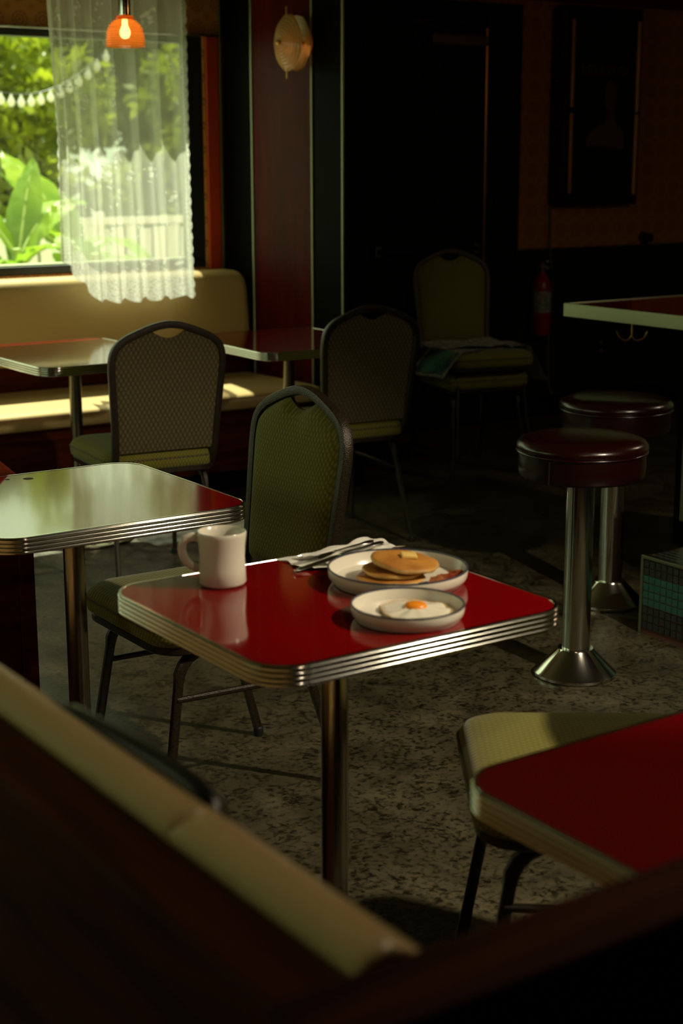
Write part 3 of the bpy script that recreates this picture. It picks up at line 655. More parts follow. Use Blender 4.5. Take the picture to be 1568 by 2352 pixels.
# ================================================================== WINDOW BOOTH
bo = thing('booth_bench', 'long cream booth bench with red wood base under the window', 'bench', (0, 0, 0))
BX0, BX1 = -1.55, 3.980
box('base', 'wood', (BX0, BX1, 6.06, 6.86, 0.10, 0.392), bo, 0.003)
box('toe_kick', 'black_panel', (BX0, BX1, 6.12, 6.86, 0, 0.10), bo)
def prof_rings(prof, x0, x1, r, n=6):
    """profile (y,z) swept along x with rounded ends"""
    cy = sum(p[0] for p in prof) / len(prof); cz = min(p[1] for p in prof); R = []
    st = [(x0 + r * (1 - math.cos(PI / 2 * i / n)), 1 - (1 - math.sin(PI / 2 * i / n)) * 1.0) for i in range(n + 1)]
    zs = max(p[1] for p in prof) - cz
    def ring(x, k):
        d = r * (1 - k); return [(x, p[0] + (cy - p[0]) * min(0.9, d / 0.30), cz + (p[1] - cz) * (1 - d / zs)) for p in prof]
    for x, k in st: R.append(ring(x, k))
    for x, k in reversed(st): R.append(ring(x1 - (x - x0), k))
    return R
seatp = [(6.86, 0.392), (6.005, 0.392), (5.990, 0.402), (5.985, 0.430), (5.992, 0.450), (6.012, 0.461), (6.10, 0.465), (6.40, 0.462), (6.86, 0.458)]
MB().rings(prof_rings(seatp, BX0, BX1, 0.02)).build('seat_cushion', 'vinyl', bo, 50)
box('back_rail', 'wood', (BX0, BX1, 6.665, 6.86, 0.458, 0.580), bo, 0.003)
backp = [(6.86, 0.575), (6.655, 0.575), (6.640, 0.590), (6.642, 0.615), (6.660, 0.78), (6.675, 0.905), (6.690, 0.940), (6.725, 0.958), (6.77, 0.963), (6.86, 0.962)]
MB().rings(prof_rings(backp, BX0, BX1, 0.035)).build('back_cushion', 'vinyl', bo, 50)

# ================================================================== NEAR BENCH, HALF WALL, END PANEL
nb = thing('booth_bench', 'blurred cream-topped bench back running across the lower left foreground', 'bench', (0, 0, 0))
NY0, NY1 = 0.815, 3.36
box('back_board', 'wood_y', (0.500, 0.568, NY0, NY1, 0, 0.931), nb, 0.004)
box('base', 'wood_y', (0.58, 1.02, NY0, NY1, 0.0, 0.36), nb, 0.003)
def cushion(y0, y1, top, m_, name, x0=0.570, x1=0.626, z0=0.931):
    prof = [(x0, z0), (x0 - 0.001, z0 + 0.008), (x0 + 0.003, top - 0.008), (x0 + 0.013, top - 0.002), ((x0 + x1) / 2, top), (x1 - 0.018, top - 0.003), (x1 - 0.006, top - 0.011), (x1, z0 + 0.006), (x1 + 0.004, z0)]
    R = []
    for i in range(7):
        a = PI / 2 * i / 6; R.append((y0 + 0.02 * (1 - math.cos(a)) if i < 6 else y0 + 0.02, 0.02 * (1 - math.sin(a))))
    st = [(y0 + 0.018 * (1 - math.cos(PI / 2 * i / 5)), 0.007 * (1 - math.sin(PI / 2 * i / 5))) for i in range(6)]
    rings = []
    for y, d in st: rings.append([(p[0], y, p[1] - d * (p[1] - z0) / (top - z0)) for p in prof])
    for y, d in reversed(st): rings.append([(p[0], y1 - (y - y0), p[1] - d * (p[1] - z0) / (top - z0)) for p in prof])
    return MB().rings(rings).build(name, m_, nb, 50)
cushion(NY0, 1.098, 0.951, 'vinyl', 'top_cushion')
cushion(1.102, NY1, 0.951, 'vinyl', 'top_cushion')
MB().sweep(smooth_path([(0.624, 1.118, 0.918), (0.632, 1.15, 0.937), (0.632, 1.25, 0.940), (0.625, 1.42, 0.935), (0.618, 1.60, 0.926), (0.618, NY1 - 0.02, 0.92)], 6), 0.012, 0.012, n=10).build('edge_shade_roll', 'black_vinyl', nb, 50)  # black roll stands in for the shaded, dark-reflecting far edge of the cushion
MB().rings([[(x, y, z) for x, z in ((0.60, 0.40), (0.622, 0.46), (0.630, 0.88), (0.62, 0.9305), (0.569, 0.9305), (0.569, 0.40))] for y in (NY0, NY1)]).build('back_cushion', 'vinyl', nb, 40)
MB().rings([[(x, y, z) for x, z in ((0.58, 0.36), (1.05, 0.36), (1.07, 0.38), (1.07, 0.44), (1.05, 0.462), (0.62, 0.455), (0.58, 0.44))] for y in (NY0, NY1)]).build('seat_cushion', 'vinyl', nb, 40)

hw = struct(bpy.data.objects.new('wall_half', None)); COL.objects.link(hw)
box('panel', 'dark_wood', (0.488, 2.2, 0.742, 0.792, 0, 0.930), hw, 0.002)
box('cap', 'dark_wood', (0.480, 2.2, 0.725, 0.798, 0.930, 0.953), hw, 0.006)

ep = thing('bench_end_panel', 'dark red wood bench end with sloped corner at the left edge, behind the green-mirroring table', 'panel', (0, 0, 0))
pp = [(0.95, 0.0), (1.462, 0.0), (1.462, 0.718), (1.10, 1.062), (0.95, 1.062)]
MB().prism(pp, 3.505, 3.545, 'Y').build('board', 'wood', ep, None, 0.003)
fr_o = [(1.458, 0.02), (1.458, 0.716), (1.098, 1.058)]; fr_i = [(1.418, 0.02), (1.418, 0.700), (1.070, 1.030)]
for a in range(2):
    quad = [fr_o[a], fr_o[a + 1], fr_i[a + 1], fr_i[a]]
    MB().prism(quad, 3.495, 3.506, 'Y').build('frame_moulding', 'wood', ep, None, 0.003)
box('bench_seat', 'vinyl', (0.60, 1.30, 3.548, 4.02, 0.36, 0.46), ep, 0.02)
box('bench_base', 'wood', (0.62, 1.26, 3.55, 4.0, 0, 0.36), ep)

# ================================================================== PENDANT LAMPS
def pendant(label, x, y, z, power, group='orange glass pendant lamps'):
    t = thing('pendant_lamp', label, 'lamp', (x, y, z), 0, group)
    prof = []
    N = 72
    for i in range(N + 1):
        k = i / N; r = float(np.interp(k, [0, 0.25, 0.5, 0.68, 0.8, 0.9, 0.96, 1.0], [0.074, 0.0725, 0.069, 0.064, 0.057, 0.046, 0.038, 0.032])) + 0.0016 * math.sin(k * 2 * PI * 12)
        prof.append((r, 0.100 * k))
    MB().lathe(prof, 40, cap0=False, cap1=False).build('shade', 'orange_glass', t, 60)
    MB().lathe([(0.034, 0.098), (0.036, 0.104), (0.030, 0.112), (0.022, 0.114)], 28).build('collar', 'orange_glass', t, 50)
    MB().lathe([(0.0215, 0.108), (0.0225, 0.118), (0.0225, 0.186), (0.012, 0.196), (0.004, 0.200)], 28).build('socket', 'chrome', t, 40)
    b = MB().lathe([(0.003, 0.030), (0.014, 0.034), (0.020, 0.046), (0.019, 0.060), (0.011, 0.078), (0.010, 0.100)], 20).build('bulb', 'bulb', t, 60)
    MB().sweep([(0, 0, 0.198), (0, 0, RH - z - 0.02)], 0.004, n=8).build('cord', 'rubber', t, 40)
    MB().lathe([(0.0, RH - z - 0.03), (0.045, RH - z - 0.022), (0.055, RH - z - 0.001)], 24).build('canopy', 'chrome', t, 40)
    if power:
        ld = bpy.data.lights.new('pendant_light', 'POINT'); ld.energy = power; ld.color = (1.0, 0.86, 0.62); ld.shadow_soft_size = 0.03
        lo = bpy.data.objects.new('pendant_light', ld); COL.objects.link(lo); lo.parent = t; lo.location = (0, 0, 0.028)
    return t
pendant('lit orange ribbed glass pendant in front of the lace curtain', 2.735, 5.45, 1.914, 0.3)
sp = thing('ceiling_spotlight', 'black ceiling spotlight aimed at the breakfast table', 'lamp', (2.88, 0.75, 2.50))
_aim = Vector((2.2, 2.8, 0.0)) - Vector((2.88, 0.75, 2.50)); _q = _aim.to_track_quat('-Z', 'Y')
can = MB().lathe([(0.030, 0.13), (0.050, 0.12), (0.056, 0.0), (0.050, 0.0), (0.044, 0.10), (0.0, 0.11)], 28).build('can', 'black_paint', sp, 40); can.rotation_euler = _q.to_euler()
MB().sweep([(0, 0, 0.10), (0, 0, RH - 2.50 - 0.02)], 0.010, n=10).build('stem', 'black_paint', sp, 40)
MB().lathe([(0.055, RH - 2.50 - 0.022), (0.055, RH - 2.50 - 0.001)], 24).build('canopy', 'black_paint', sp, 40)
_sd = bpy.data.lights.new('spot_light', 'SPOT'); _sd.energy = SPOT_POWER; _sd.color = (1.0, 0.86, 0.62); _sd.shadow_soft_size = 0.04; _sd.spot_size = math.radians(68); _sd.spot_blend = 0.45
_so = bpy.data.objects.new('spot_light', _sd); COL.objects.link(_so); _so.parent = sp; _so.rotation_euler = _q.to_euler(); _so.location = _aim.normalized() * 0.015
pendant('unseen orange glass pendant added behind the counter to light the back wall', 5.4, 3.1, 2.1, 24.0)  # added fill lamp out of view, brightens the back wall and chair stack
pendant('unseen orange glass pendant added to light the right foreground table and bench', 1.45, 1.10, 1.92, 11.0)  # added out of view for weak warm light on near table and bench

# ================================================================== SCONCE
sc = thing('wall_sconce', 'ribbed cream shell-glass sconce on the red panel', 'lamp', (RU - 0.012, 6.120, 2.013))
sc.rotation_euler = (0, -PI / 2, 0)             # local +Z points out of the panel
def shell(z0, depth, r, ripple, scal=0.0):
    def fn(s, k):
        a = 2 * PI * s; rr = r * k * (1 + scal * math.sin(a * 9) * k)
        return (rr * math.cos(a), rr * math.sin(a) * 0.92, z0 + depth * (1 - k ** 2.2) + ripple * math.sin(k * 2 * PI * 9))
    return MB().grid(fn, 72, 60)
MB().lathe([(0.06, 0.0), (0.06, 0.012), (0.05, 0.018)], 32).build('wall_plate', 'brass', sc, 40)
MB().sweep([(0, 0, 0.01), (0, 0, 0.155)], 0.007, n=10).build('stem', 'brass', sc, 40)
shell(0.056, -0.034, 0.120, 0.0012, 0.012).build('rear_glass', 'cream_glass', sc, 60, recalc=False)
shell(0.104, 0.046, 0.124, 0.0014, 0.012).build('front_glass', 'cream_glass', sc, 60, recalc=False)
MB().lathe([(0.004, 0.148), (0.011, 0.153), (0.012, 0.161), (0.006, 0.168), (0.001, 0.170)], 16).build('finial', 'brass', sc, 40)
MB().sweep([(-0.156, 0, 0.112), (0.156, 0, 0.112)], 0.0035, n=8).build('rod', 'brass', sc, 40)
MB().lathe([(0.002, -0.02), (0.016, -0.012), (0.02, 0.0), (0.016, 0.012), (0.002, 0.02)], 16, (-0.03, 0, 0.098)).build('bulb', 'dim_bulb', sc, 60)
_ld = bpy.data.lights.new('sconce_light', 'POINT'); _ld.energy = 0.07; _ld.color = (1.0, 0.42, 0.10); _ld.shadow_soft_size = 0.025
_lo = bpy.data.objects.new('sconce_light', _ld); COL.objects.link(_lo); _lo.parent = sc; _lo.location = (-0.03, 0.0, 0.070)

# ================================================================== CURTAIN
def curtain(x0, x1, label, yb=6.600, zrod=2.32, pull=True, ph=0.0):
    t = thing('lace_curtain', label, 'curtain', (0, 0, 0), 0, 'lace curtains at the window')
    W = x1 - x0
    def hem(s):
        if pull: return 1.055 - 0.195 * min(1.0, s / 0.27) + 0.010 * math.sin(s * 44)
        return 0.87 + 0.01 * math.sin(s * 40)
    def fn(s, k):
        x_ = (s ** 1.45) if pull else s
        z = hem(x_) + (zrod - hem(x_)) * k
        f = 0.62 + 0.38 * k
        y = yb + 0.026 * math.sin(s * 2 * PI * 7.3 + ph + 0.5 * math.sin(3 * k)) + 0.011 * math.sin(s * 2 * PI * 15 + 4 * k + ph)
        y += -0.03 * (1 - k) ** 2
        x = x0 + W * x_ + 0.012 * math.sin(s * 2 * PI * 7.3 + 1.2 + ph) + (0.035 * (1 - s) * (0.5 - abs(k - 0.45)) * 1.2 if pull else 0)
        if s == 0: x -= 0.010 * abs(math.sin(z * 2 * PI * 9))
        if s == 1: x += 0.010 * abs(math.sin(z * 2 * PI * 9))
        return (x, y, z)
    NU, NV = 150, 90
    cl_ = MB().grid(fn, NU, NV).build('cloth', 'lace', t, 80, recalc=False)
    uv = cl_.data.uv_layers.new(name='cloth_uv')
    vv = np.array([(1.0 * (i / NU), (j / NV) * 1.45) for j in range(NV + 1) for i in range(NU + 1)])
    li = np.zeros(len(cl_.data.loops), dtype=np.int32); cl_.data.loops.foreach_get('vertex_index', li)
    uv.data.foreach_set('uv', vv[li].astype(np.float32).ravel())
    MB().sweep([(x0 - 0.05, yb, zrod + 0.006), (x1 + 0.05, yb, zrod + 0.006)], 0.008, n=10).build('rod', 'brass', t, 40)
    for x in (x0 - 0.03, x1 + 0.03): MB().sweep([(x, yb, zrod + 0.006), (x, RY1, zrod + 0.006)], 0.006, n=8).build('bracket', 'brass', t, 40)
    return t
curtain(2.940, 3.632, 'sheer white lace curtain hanging over the bench back, lower half sunlit')

# ================================================================== STOOLS
def stool(label, x, y):
    t = thing('bar_stool', label, 'stool', (x, y, 0), 0, 'maroon counter stools')
    MB().lathe([(0.118, 0.0), (0.122, 0.004), (0.122, 0.012), (0.115, 0.018), (0.055, 0.078), (0.052, 0.084), (0.0, 0.086)], 48).build('base', 'chrome', t, 30)
    MB().lathe([(0.0415, 0.08), (0.0415, 0.60)], 40).build('post', 'chrome', t, 40)
    MB().lathe([(0.09, 0.594), (0.15, 0.60), (0.15, 0.606)], 32).build('seat_plate', 'black_paint', t, 40)
    s = MB().lathe([(0.150, 0.602), (0.176, 0.604), (0.182, 0.612), (0.184, 0.640), (0.184, 0.672), (0.186, 0.678)], 56).build('seat_band', 'maroon', t, 50)
    c = MB().lathe([(0.186, 0.682), (0.1905, 0.690), (0.1895, 0.700), (0.180, 0.712), (0.155, 0.720), (0.10, 0.724), (0.0, 0.726)], 56).build('cushion', 'maroon', t, 60)
    MB().sweep([(0.187 * math.cos(2 * PI * i / 56), 0.187 * math.sin(2 * PI * i / 56), 0.680) for i in range(56)], 0.0035, n=6, closed=True).build('piping', 'maroon', c, 60)
    MB().sweep([(-0.176, -0.056, 0.607), (-0.176, -0.058, 0.674)], 0.0028, n=6).build('seam', 'black_vinyl', s, 60)
    return t
stool('maroon-topped chrome pedestal stool nearest to us, right of the breakfast table', 3.045, 3.235)
stool('maroon-topped chrome stool half hidden behind the nearest stool', 3.66, 3.73)

# ================================================================== COUNTER AND TILED STEP
ct = thing('counter', 'counter with red top and brushed metal edge at the right', 'counter', (0, 0, 0))
CU, CV = 4.115, 4.503
box('top', 'red', (CU + 0.012, 5.0, -1.2, CV - 0.012, 0.905, 0.951), ct, 0.001)
box('front_edge', 'alu', (CU, CU + 0.012, -1.2, CV, 0.902, 0.954), ct, 0.002)
box('end_edge', 'alu', (CU + 0.012, 5.0, CV - 0.012, CV, 0.902, 0.954), ct, 0.002)
box('body', 'black_panel', (4.46, 4.95, -1.15, CV - 0.30, 0, 0.904), ct, 0.003)
MB().box(3.955, 4.0, 1.2, 3.700, 0.2575, 0.80).build('support_panel', 'alu', ct, None, 0.003)
box('support_rail', 'alu', (3.955, 4.47, 3.62, 3.66, 0.80, 0.84), ct, 0.003)
hk = thing('coat_hook', 'small double brass hook under the counter edge', 'hook', (4.16, 4.17, 0.905))
MB().lathe([(0.010, -0.004), (0.010, 0.0)], 12).build('plate', 'brass', hk, 40)
MB().sweep([(0, 0, -0.003), (0, 0, -0.055)], 0.004, n=8).build('stem', 'brass', hk, 40)
for s in (-1, 1):
    MB().sweep(smooth_path([(0, 0, -0.05), (0.02 * s * 0.62, -0.02 * s * 0.5, -0.068), (0.045 * s * 0.75, -0.045 * s * 0.6, -0.060), (0.058 * s * 0.78, -0.058 * s * 0.6, -0.035)], 5), 0.0038, n=8).build('prong', 'brass', hk, 50)

st_ = thing('tiled_step', 'low tiled footstep with teal band and metal corner at right edge', 'step', (0, 0, 0))
SU, SV, SH, TS = 3.505, 3.425, 0.255, 0.0255
box('core', 'grout', (SU, 4.455, SV - 0.519, SV, 0, SH), st_)
box('core_continued', 'mosaic', (SU - 0.002, 4.455, 0.4, SV - 0.519, 0, SH + 0.002), st_)
box('top_tiling', 'mosaic', (SU + 0.138, 4.455, SV - 0.519, SV, SH, SH + 0.002), st_)
ta = MB().rings([[(0, y, z) for y, z in ((-0.0113, -0.0113), (0.0113, -0.0113), (0.0113, 0.0113), (-0.0113, 0.0113))], [(-0.003, y, z) for y, z in ((-0.0105, -0.0105), (0.0105, -0.0105), (0.0105, 0.0105), (-0.0105, 0.0105))]], cap0=False).mesh('tile')
tb = ta.copy(); tcp = None
for me_, mm in ((ta, 'tile_teal'), (tb, 'tile_dark')): me_.materials.append(MT[mm])
for r in range(9):
    for k in range(20):
        link('tile', ta if 2 <= r <= 5 else tb, None, st_, loc=(SU, SV - 0.020 - TS * k, SH - 0.020 - TS * r))
tt = MB().rings([[(x, y, 0) for x, y in ((-0.0113, -0.0113), (0.0113, -0.0113), (0.0113, 0.0113), (-0.0113, 0.0113))], [(x, y, 0.003) for x, y in ((-0.0105, -0.0105), (0.0105, -0.0105), (0.0105, 0.0105), (-0.0105, 0.0105))]], cap0=False).mesh('tile')
tt.materials.append(MT['tile_dark'])
for r in range(5):
    for k in range(20):
        link('tile', tt, None, st_, loc=(SU + 0.020 + TS * r, SV - 0.020 - TS * k, SH))
box('edge_trim', 'alu', (SU - 0.005, SU + 0.006, 0.4, SV + 0.004, SH - 0.005, SH + 0.005), st_, 0.001)
box('corner_trim', 'alu', (SU - 0.005, SU + 0.006, SV - 0.007, SV + 0.004, 0.0, SH - 0.006), st_, 0.001)

# ================================================================== ON THE BREAKFAST TABLE
TZ = 0.7602
mug = thing('coffee_mug', 'off-white diner mug on the left side of the red table', 'mug', (1.323, 2.320, TZ + 0.0004), math.radians(145.7))
MB().lathe([(0.030, 0.0), (0.039, 0.0015), (0.0425, 0.006), (0.0415, 0.03), (0.0402, 0.05), (0.0412, 0.072), (0.0436, 0.090), (0.0440, 0.0955), (0.0425, 0.098), (0.0400, 0.096), (0.0378, 0.080), (0.0362, 0.05), (0.036, 0.012), (0.0, 0.010)], 48).build('body', 'china', mug, 50)
MB().sweep(smooth_path([(0.040, 0, 0.084), (0.052, 0, 0.087), (0.066, 0, 0.081), (0.0715, 0, 0.066), (0.068, 0, 0.050), (0.058, 0, 0.037), (0.040, 0, 0.028)], 6), 0.0078, 0.0058, up=(0, 1, 0), n=12).build('handle', 'china', mug, 60)
MB().lathe([(0.0372, 0.066), (0.0372, 0.0665)], 40).build('coffee', 'coffee', mug, 40)

def plate(label, x, y, r, h, cat='plate'):
    t = thing('dinner_plate', label, cat, (x, y, TZ + 0.0006), 0, 'off-white plates with upright blue-edged rims')
    MB().lathe([(r * 0.88, 0.0), (r * 0.915, 0.001), (r * 0.93, 0.005), (r * 0.965, 0.008), (r * 0.99, 0.014), (r, h - 0.001), (r - 0.0007, h + 0.0004), (r - 0.0025, h + 0.0004), (r - 0.0035, h - 0.002), (r - 0.008, 0.014), (r * 0.90, 0.0075), (r * 0.80, 0.0058), (0.0, 0.0055)], 72).build('dish', 'china', t, 45)
    MB().lathe([(r + 0.0003, h - 0.0012), (r + 0.0002, h + 0.0008), (r - 0.0012, h + 0.0013), (r - 0.0030, h + 0.0008), (r - 0.0034, h - 0.0012)], 72, cap0=False, cap1=False).build('rim', 'china_rim', t, 60)
    return t
P1 = (1.588, 2.153); P2 = (1.468, 1.962)
plate('large off-white rimmed plate holding the pancakes and bacon', P1[0], P1[1], 0.126, 0.029)
plate('small off-white rimmed plate holding the fried egg', P2[0], P2[1], 0.0945, 0.026)

def img(dx, dy):        # offset to the right / away as seen from where we sit
    return (0.826 * dx + 0.563 * dy, -0.563 * dx + 0.826 * dy)
def pancake(label, ox, oy, z, r, h, tilt, seed, az=0.0):
    rg = np.random.default_rng(seed); ph = rg.uniform(0, 6, 4)
    rad = lambda a: r * (1 + 0.025 * math.sin(2 * a + ph[0]) + 0.018 * math.sin(3 * a + ph[1]) + 0.010 * math.sin(7 * a + ph[2]))
    dx, dy = img(ox, oy)
    t = thing('pancake', label, 'pancake', (P1[0] + dx, P1[1] + dy, TZ + z), 0, 'pancakes stacked on the large plate')
    t.rotation_euler = (tilt[0], tilt[1], 0)
    N = 48
    def ring(k, zz): return [(rad(2 * PI * i / N) * k * math.cos(2 * PI * i / N), rad(2 * PI * i / N) * k * math.sin(2 * PI * i / N), zz + 0.0009 * math.sin(5 * 2 * PI * i / N + ph[3]) * k) for i in range(N)]
    MB().rings([ring(0.90, 0.001), ring(0.97, 0.003), ring(1.0, h * 0.5), ring(0.98, h * 0.78)]).build('crumb', 'pancake_side', t, 60)
    MB().rings([ring(0.985, h * 0.70), ring(0.965, h * 0.86), ring(0.90, h * 0.97), ring(0.7, h * 1.04), ring(0.35, h * 1.07), ring(0.06, h * 1.08)], cap0=False).build('crust', 'pancake', t, 60)
    return t
pancake('bottom pancake of the stack on the large plate', -0.012, -0.012, 0.0072, 0.060, 0.0105, (0, 0), 1)
pancake('middle pancake of the stack on the large plate', -0.006, -0.004, 0.0185, 0.058, 0.0105, (0.02, 0.02), 2)
pancake('top pancake of the stack, golden with butter on it', 0.012, 0.002, 0.0310, 0.063, 0.0115, (0.10, 0.09), 3)
dx, dy = img(0.020, 0.012)
bt = MB().rings([[(x, y, z) for x, y in ((-0.014 * k, -0.011 * k), (0.014 * k, -0.011 * k), (0.014 * k, 0.011 * k), (-0.014 * k, 0.011 * k))] for k, z in ((1.06, 0), (1.0, 0.005), (0.94, 0.0065))]).build('butter_pat', 'butter', None, 60, 0.0015)
tag(bt, 'yellow square pat of butter on the top pancake', 'butter'); place(bt, (P1[0] + dx, P1[1] + dy, TZ + 0.0435), -0.5, 0.10, 0.06)
def bacon(label, ox, oy, L, rz, seed):
    rg = np.random.default_rng(seed); dx, dy = img(ox, oy)
    def fn(side):
        def g(s, k):
            x = (k - 0.5) * L; w = 0.013 * (1 + 0.15 * math.sin(k * 17 + seed))
            y = (s - 0.5) * 2 * w + 0.003 * math.sin(k * 11 + seed)
            z = 0.006 + 0.0045 * math.sin(k * 2 * PI * 2.6 + seed + s * 1.2) + 0.002 * math.sin(s * 5) + side * 0.0012
            return (x, y, z)
        return g
    o = MB().grid(fn(1), 8, 44).grid(fn(-1), 8, 44).build('bacon_strip', 'bacon', None, 60, recalc=False)
    tag(o, label, 'bacon', 'bacon on the large plate'); return place(o, (P1[0] + dx, P1[1] + dy, TZ + 0.0080), rz)
bacon('crisp bacon strip nearest the plate rim, right of the pancakes', 0.072, -0.040, 0.085, 0.35, 1)
bacon('second bacon strip lying between pancakes and the far right rim', 0.084, -0.020, 0.075, 0.20, 4)

eg = thing('fried_egg', 'sunny-side-up fried egg with lacy crisp edge on the small plate', 'egg', (P2[0] + img(0.014, 0.002)[0], P2[1] + img(0.014, 0.002)[1], TZ + 0.0068), 0)
rg = np.random.default_rng(5)
def er(a): return 0.063 * (1 + 0.10 * math.sin(2 * a - 0.8) + 0.06 * math.sin(3 * a + 2.0) + 0.035 * math.sin(7 * a) + 0.02 * math.sin(13 * a + 1))
def ering(k, z, n=64): return [(er(2 * PI * i / n) * k * math.cos(2 * PI * i / n), er(2 * PI * i / n) * k * math.sin(2 * PI * i / n), z + 0.0014 * k * math.sin(9 * 2 * PI * i / n)) for i in range(n)]
MB().rings([ering(0.95, 0.0015), ering(1.0, 0.003), ering(0.95, 0.0058), ering(0.8, 0.0068), ering(0.6, 0.0080), ering(0.42, 0.0105), ering(0.25, 0.0125), ering(0.08, 0.013)]).build('white', 'egg_white', eg, 60)
MB().sweep([(p[0], p[1], p[2] + 0.0012) for p in ering(0.985, 0.0035)], 0.0016, n=6, closed=True).build('crisp_edge', 'egg_edge', eg, 60)
MB().lathe([(0.0185, 0.0), (0.0192, 0.003), (0.017, 0.0068), (0.012, 0.0092), (0.005, 0.0102), (0.0005, 0.0104)], 32, (0.002, 0.004, 0.0095)).build('yolk', 'yolk', eg, 60)

# napkin with two pieces of cutlery
npk = thing('paper_napkin', 'crumpled white paper napkin under the cutlery behind the large plate', 'napkin', (1.612, 2.352, TZ + 0.0005), 0.06)
def npf(seed, z0, sx, sy, rot):
    def fn(s, k):
        x = (s - 0.5) * sx; y = (k - 0.5) * sy; x += 0.006 * math.sin(k * 9 + seed); y += 0.006 * math.sin(s * 11 + seed * 2)
        c, n_ = math.cos(rot), math.sin(rot)
        zz = z0 + 0.0022 * (1 + math.sin(s * 14 + k * 5 + seed)) + 0.0016 * (1 + math.sin(k * 17 - s * 6 + seed))
        return (x * c - y * n_, x * n_ + y * c, zz)
    return fn
a = npf(1.0, 0.0, 0.235, 0.112, 0.0); MB().grid(a, 40, 20).build('lower_ply', 'napkin', npk, 70, recalc=False)
b = npf(2.3, 0.0045, 0.19, 0.095, 0.12); MB().grid(lambda s, k: (b(s, k)[0] + 0.022, b(s, k)[1] + 0.006, b(s, k)[2]), 40, 20).build('upper_ply', 'napkin', npk, 70, recalc=False)

def handle_prof(L):  # ornate handle: width, z along length
    return [(0.0, 0.0045), (0.10, 0.0032), (0.30, 0.0040), (0.48, 0.0058), (0.62, 0.0050), (0.74, 0.0068), (0.86, 0.0098), (0.95, 0.0088), (1.0, 0.0035)]
def flat_path(pts, m_, name, parent, th=0.0013):
    rings = [[(x, -w, z - th), (x, w, z - th), (x, w * 0.75, z + th), (x, -w * 0.75, z + th)] for x, w, z in pts]
    return MB().rings(rings).build(name, m_, parent, 60)
def round_handle(L, parent, th, k0=1.0):
    rings = []
    for k, w in handle_prof(1):
        t_ = th * (0.6 + 0.5 * w / 0.0098); rings.append([(L * k, w * k0 * math.cos(2 * PI * j / 10), 0.001 + 0.003 * k + t_ * math.sin(2 * PI * j / 10)) for j in range(10)])
    return MB().rings(rings).build('handle', 'silver', parent, 60)
kn = thing('table_knife', 'silver table knife on the napkin, nearest the large plate', 'knife', (1.582, 2.328, TZ + 0.0125), math.radians(11))
flat_path([(-0.118, 0.002, -0.006), (-0.108, 0.0065, -0.0055), (-0.08, 0.0088, -0.004), (-0.02, 0.0080, 0.0), (0.0, 0.0050, 0.001)], 'silver', 'blade', kn, 0.0009)
round_handle(0.118, kn, 0.0045)
fk = thing('table_fork', 'silver fork lying beside the knife on the napkin', 'fork', (1.588, 2.358, TZ + 0.0115), math.radians(9))
round_handle(0.105, fk, 0.0036, 0.95)
flat_path([(-0.052, 0.0115, 0.000), (-0.040, 0.0120, -0.0015), (-0.02, 0.0085, 0.0), (0.0, 0.0045, 0.001)], 'silver', 'head', fk, 0.0010)
for q in (-0.0092, -0.0031, 0.0031, 0.0092):
    MB().sweep([(-0.050, q, 0.0), (-0.075, q, 0.0005), (-0.098, q * 0.95, 0.003)], 0.0016, 0.0010, n=6).build('tine', 'silver', fk, 60)

# ================================================================== NEWSPAPERS ON THE CHAIR STACK
def sheet(name, label, loc, rz, sx, sy, fnz, m_, ad=None):
    t = thing(name, label, 'newspaper', loc, rz, 'newspapers on the stacked chair')
    def g(off):
        return lambda s, k: ((s - 0.5) * sx, (k - 0.5) * sy, fnz(s, k) + off)
    MB().grid(g(0.0016), 22, 22).grid(g(0.0), 22, 22).build('pages', m_, t, 70, recalc=False)
    if ad:
        x0, x1, y0, y1 = ad
        MB().grid(lambda s, k: ((x0 + (x1 - x0) * s - 0.5) * sx, (y0 + (y1 - y0) * k - 0.5) * sy, fnz(x0 + (x1 - x0) * s, y0 + (y1 - y0) * k) + 0.0026), 10, 10).build('advert', 'news_green', t, 70, recalc=False)
    return t
def droop(s0, axis, amt):
    def f(s, k):
        q = s if axis == 's' else k
        return -amt * max(0.0, (s0 - q) if s0 < 0.6 else (q - s0)) ** 1.4 + 0.004 * math.sin(s * 9 + k * 7)
    return f
sheet('newspaper', 'folded newspaper with green advert drooping over the stacked chair seat', (4.545, 5.775, 0.6165), 0.05, 0.26, 0.24, lambda s, k: -0.95 * max(0.0, 0.46 - s) * 0.26 + 0.002 * math.sin(s * 9 + k * 7), 'newsprint', (0.03, 0.44, 0.06, 0.94))
sheet('newspaper', 'open newspaper lying flat across the stacked chair seat', (4.72, 5.84, 0.622), -0.15, 0.40, 0.26, lambda s, k: 0.010 * abs(math.sin(s * 5)) + 0.004 * math.sin(k * 8), 'newsprint')
sheet('newspaper', 'newspaper page hanging off the right of the stacked chair seat', (4.955, 5.74, 0.622), -0.10, 0.22, 0.20, lambda s, k: -1.7 * max(0.0, s - 0.52) * 0.22 + 0.003 * math.sin(s * 8 + k * 5), 'newsprint')

